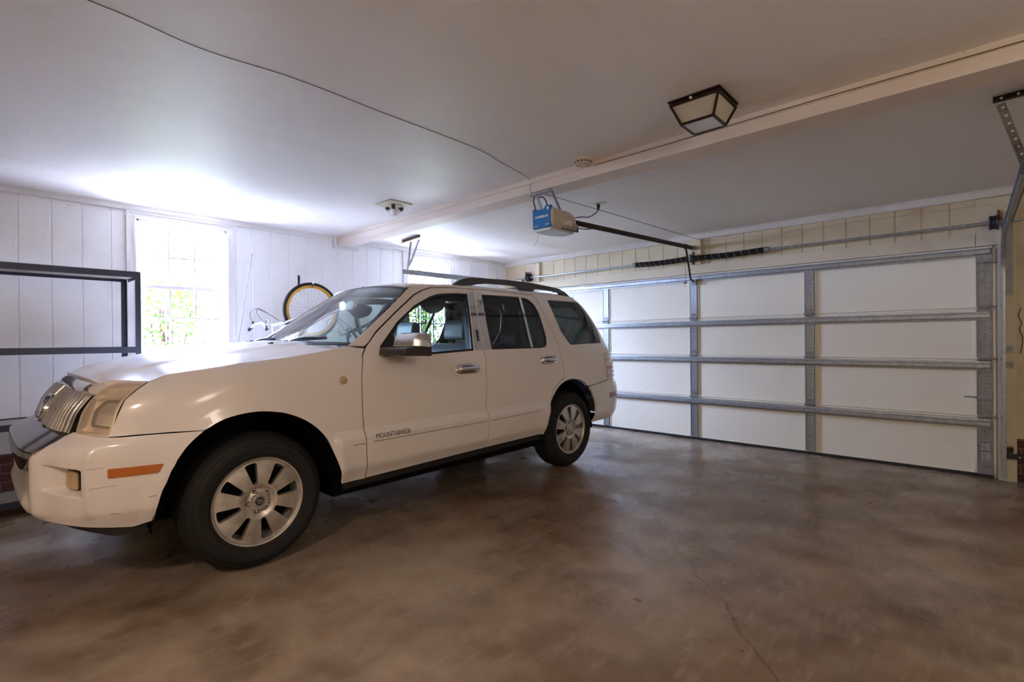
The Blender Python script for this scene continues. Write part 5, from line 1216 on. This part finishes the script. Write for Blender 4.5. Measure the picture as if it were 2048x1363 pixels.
def wheels(r):
    R = .380
    for sg in (1,-1):
        for uc, tag_ in ((1.10,'front'),(4.085,'rear')):
            w = thing_part('wheel', r); C = Vector((CX, uc, R-.003)); ax = Vector((sg,0,0)); n = 180
            prof = [(.245,.640),(.262,.648),(.30,.652),(.335,.655),(.358,.664),(.371,.680)]
            tread = [(.377,.690),(.378,.712),(.369,.714),(.369,.722),(.380,.724),(.380,.752),(.370,.754),(.370,.762),(.380,.764),(.380,.792),(.370,.794),(.370,.802),(.379,.804),(.378,.830)]
            out_ = [(.372,.845),(.360,.866),(.345,.882),(.325,.893),(.322,.897),(.305,.899),(.302,.896),(.285,.894),(.266,.890),(.252,.884),(.247,.876),(.238,.868)]
            P = prof+tread+out_; b = MB(); m = len(P); seg = n
            for k in range(seg):
                a = 2*math.pi*k/seg; d = Vector((0, math.cos(a), math.sin(a)))
                for q, (rr, t) in enumerate(P):
                    lug = (k % 3 == 0)
                    if lug and (q in (5,6,7,19) or q in (20,)): rr -= .007
                    if lug and q in (10,11,14,15) and k % 6 == 0: rr -= .005
                    b.v.append(tuple(C+d*rr+ax*t))
            for k in range(seg):
                a = k*m; c = ((k+1) % seg)*m
                for q in range(m-1): b.f.append((a+q, c+q, c+q+1, a+q+1))
            t_ = b.build('tyre', 'rubber', w, smooth=28)
            # raised bead lines on the sidewall
            for rr, tt in ((.262,.8905),(.338,.8865)):
                MB().lathe([(rr-.002,tt-.003),(rr,tt+.0015),(rr+.002,tt-.003)], C, ax, 90).build('sidewall_ring', 'rubber', t_, smooth=60)
            # rim barrel and lip
            MB().lathe([(.232,.66),(.236,.70),(.205,.73),(.205,.78),(.218,.845),(.234,.858),(.244,.868),(.249,.876),(.246,.881),(.238,.879),(.230,.866)], C, ax, 72).build('rim_barrel', 'rimwear', w, smooth=40)
            MB().lathe([(.06,.70),(.17,.70),(.17,.715),(.06,.715)], C, ax, 48).build('brake_disc', 'galvd', w, smooth=30)
            MB().lathe([(.03,.785),(.200,.785),(.203,.800),(.03,.805)], C, ax, 48).build('slot_shade_disc', 'under', w, smooth=30)  # dark disc added so the spoke slots look shaded
            def rf(a, c):
                rr = math.hypot(a, c); t = .866-.018*sstep((rr-.08)/.12)*0+ .010*math.sin(math.pi*min(1,rr/.232))-.012*sstep((.10-rr)/.04)+.012*sstep((.068-rr)/.02)
                return (C.x+sg*(t), C.y+a, C.z+c)
            circ = [(.2335*math.cos(2*math.pi*k/96), .2335*math.sin(2*math.pi*k/96)) for k in range(96)]
            holes = []
            off = .20 if tag_ == 'front' else .05
            for k in range(8):
                a = off+2*math.pi*k/8; ca, sa = math.cos(a), math.sin(a)
                h = rnd([(.100,-.013),(.216,-.033),(.222,0,.02),(.216,.033),(.100,.013)], .010, 3)
                holes.append([(p*ca-q*sa, p*sa+q*ca) for p, q in h])
            sp = panel('spokes', rf, circ, 'rimwear', w, holes=holes, step=.014, skirt=.030, flip=(sg < 0), eps=.001)
            for k in range(5):
                a = off*2+.3+2*math.pi*k/5; p = rf(.057*math.cos(a), .057*math.sin(a))
                MB().lathe([(.0125,-.006),(.0125,.0015),(0,.0015)], p, ax, 14).build('lug_hole', 'black', sp, smooth=40)
                MB().lathe([(.0085,0),(.0085,.006),(.005,.010),(0,.0105)], p, ax, 6).build('lug_nut', 'chrome', sp, smooth=20)
            cp = MB().lathe([(.034,-.01),(.034,.006),(.030,.011),(0,.012)], (C.x+sg*.866, C.y, C.z), ax, 36).build('centre_cap', 'rimwear', w, smooth=40)
            if tag_ == 'front' and sg > 0:
                MB().lathe([(.024,.0118),(.024,.0128),(0,.0128)], (C.x+sg*.866, C.y, C.z), ax, 30).build('cap_field', 'black', cp)
                for dx in (-.012,0,.012):
                    st = spline([(dx-.012,.014),(dx-.003,.006),(dx+.001,-.004),(dx+.001,-.015)],4); pl = st+[(a+.005, c) for a, c in st[::-1]]
                    MB().prism(pl, lambda a, c: (C.x+sg*.8785, C.y+a, C.z+c), lambda a, c: (C.x+sg*.8800, C.y+a, C.z+c)).build('cap_emblem_stroke', 'chrome', cp)
def interior(r):
    for sg in (1,-1):
        s = thing_part('front_seat', r); xc = CX+sg*.38
        def pad(name, pts, wd, m='leather'):
            b = MB(); b.prism(rnd(pts,.04,4), lambda a, c: (xc-wd/2,a,c), lambda a, c: (xc+wd/2,a,c)); return b.build(name, m, s, bevel=.035)
        pad('seat_cushion', [(2.30,.72),(2.34,.84),(2.82,.80),(2.84,.68)], .50)
        pad('seat_back', [(2.75,.78),(2.90,1.22),(2.98,1.26),(3.05,1.22),(2.93,.74)], .50)
        pad('headrest', [(2.96,1.28),(2.98,1.44),(3.03,1.47),(3.08,1.44),(3.08,1.29)], .27)
        for dx in (-.05,.05): MB().tube([(xc+dx,2.99,1.20),(xc+dx,3.02,1.32)], .006, 8).build('headrest_post', 'chrome', s)
    s = thing_part('rear_seat', r)
    b = MB(); b.prism(rnd([(3.16,.72),(3.19,.84),(3.60,.80),(3.62,.68)],.04), lambda a, c: (CX-.62,a,c), lambda a, c: (CX+.62,a,c)); b.build('seat_cushion', 'leather', s, bevel=.03)
    b = MB(); b.prism(rnd([(3.56,.78),(3.70,1.20),(3.80,1.22),(3.78,.76)],.04), lambda a, c: (CX-.62,a,c), lambda a, c: (CX+.62,a,c)); b.build('seat_back', 'leather', s, bevel=.03)
    for x in (-.35,.35):
        b = MB(); b.prism(rnd([(3.72,1.22),(3.73,1.34),(3.81,1.35),(3.82,1.23)],.03), lambda a, c: (CX+x-.12,a,c), lambda a, c: (CX+x+.12,a,c)); b.build('headrest', 'leather', s, bevel=.02)
    d = thing_part('dashboard', r)
    b = MB(); b.prism(rnd([(1.66,1.19),(1.80,1.235),(1.98,1.225),(2.05,1.16),(2.03,1.0),(1.95,.80),(1.66,.80)],.03), lambda a, c: (CX-.76,a,c), lambda a, c: (CX+.76,a,c)); b.build('dash_top', 'cabin', d, bevel=.01)
    b = MB(); b.prism(rnd([(1.90,1.20),(1.96,1.265),(2.04,1.25),(2.08,1.17)],.02), lambda a, c: (CX+.20,a,c), lambda a, c: (CX+.56,a,c)); b.build('instrument_hood', 'cabin', d, bevel=.01)
    c = Vector((CX+.38,2.20,1.13)); ax = Vector((0,.90,.42)).normalized(); x = Vector((1,0,0)); y = ax.cross(x)
    sw = MB().tube([c+(x*math.cos(t)+y*math.sin(t))*.19 for t in [2*math.pi*k/40 for k in range(40)]], .015, 10, closed=True).build('steering_wheel', 'leather', d, smooth=60)
    b = MB(); b.lathe([(0,.03),(.06,.025),(.07,0),(.05,-.04)], c, ax, 20)
    for t in (.1, math.pi-.1, -math.pi/2): b.bar(c, c+(x*math.cos(t)+y*math.sin(t))*.18, .03, .012, tuple(ax))
    b.tube([c, c-ax*.25], .03, 10); b.build('steering_hub', 'cabin', d, smooth=40)
    b = MB(); b.prism(rnd([(-.12,-.035),(.12,-.035),(.12,.035),(-.12,.035)],.03), lambda a, q: (CX+a,2.16,1.575+q), lambda a, q: (CX+a*.95,2.13,1.575+q)); m = b.build('rear_view_mirror', 'chrome', r, bevel=.004)
    MB().tube([(CX,2.13,1.60),(CX,2.10,1.625)], .008, 8).build('mirror_stalk', 'black', m)
    for sg in (1,-1):
        b = MB(); b.bar((CX+sg*.585,2.98,1.62),(CX+sg*.74,2.88,1.16),.012,.09,(1,0,0)); b.bar((CX+sg*.59,3.86,1.62),(CX+sg*.74,3.95,1.2),.012,.09,(1,0,0)); b.build('inner_pillar_trim', 'cabin', r)
        MB().bar((CX+sg*.57,2.93,1.56),(CX+sg*.71,2.86,1.12),.002,.045,(1,0,0)).build('seat_belt', 'black', r)
        b = MB(); b.prism(rnd([(2.42,1.60),(2.60,1.64),(2.74,1.62),(2.70,1.53),(2.55,1.49)],.05), lambda a, c: (CX+sg*.56,a,c), lambda a, c: (CX+sg*.575,a,c)); b.build('sun_visor', 'cabin', r, bevel=.004)
M['scuff'] = mat('scuffed_paint', (.26,.18,.14), .7); M['groove_gap'] = mat('dark_groove_and_gap_shade', (.05,.042,.038), .8); M['tailr'] = mat('pale_red_lamp_band', (.62,.42,.42), .15, coat=.5); M['frostl'] = mat('clear_lamp_band', (.75,.72,.72), .15, coat=.5); M['bronzed'] = mat('brown_black_plastic', (.035,.022,.018), .35)
car()
for o in bpy.data.objects:
    if '_o' in o: del o['_o']
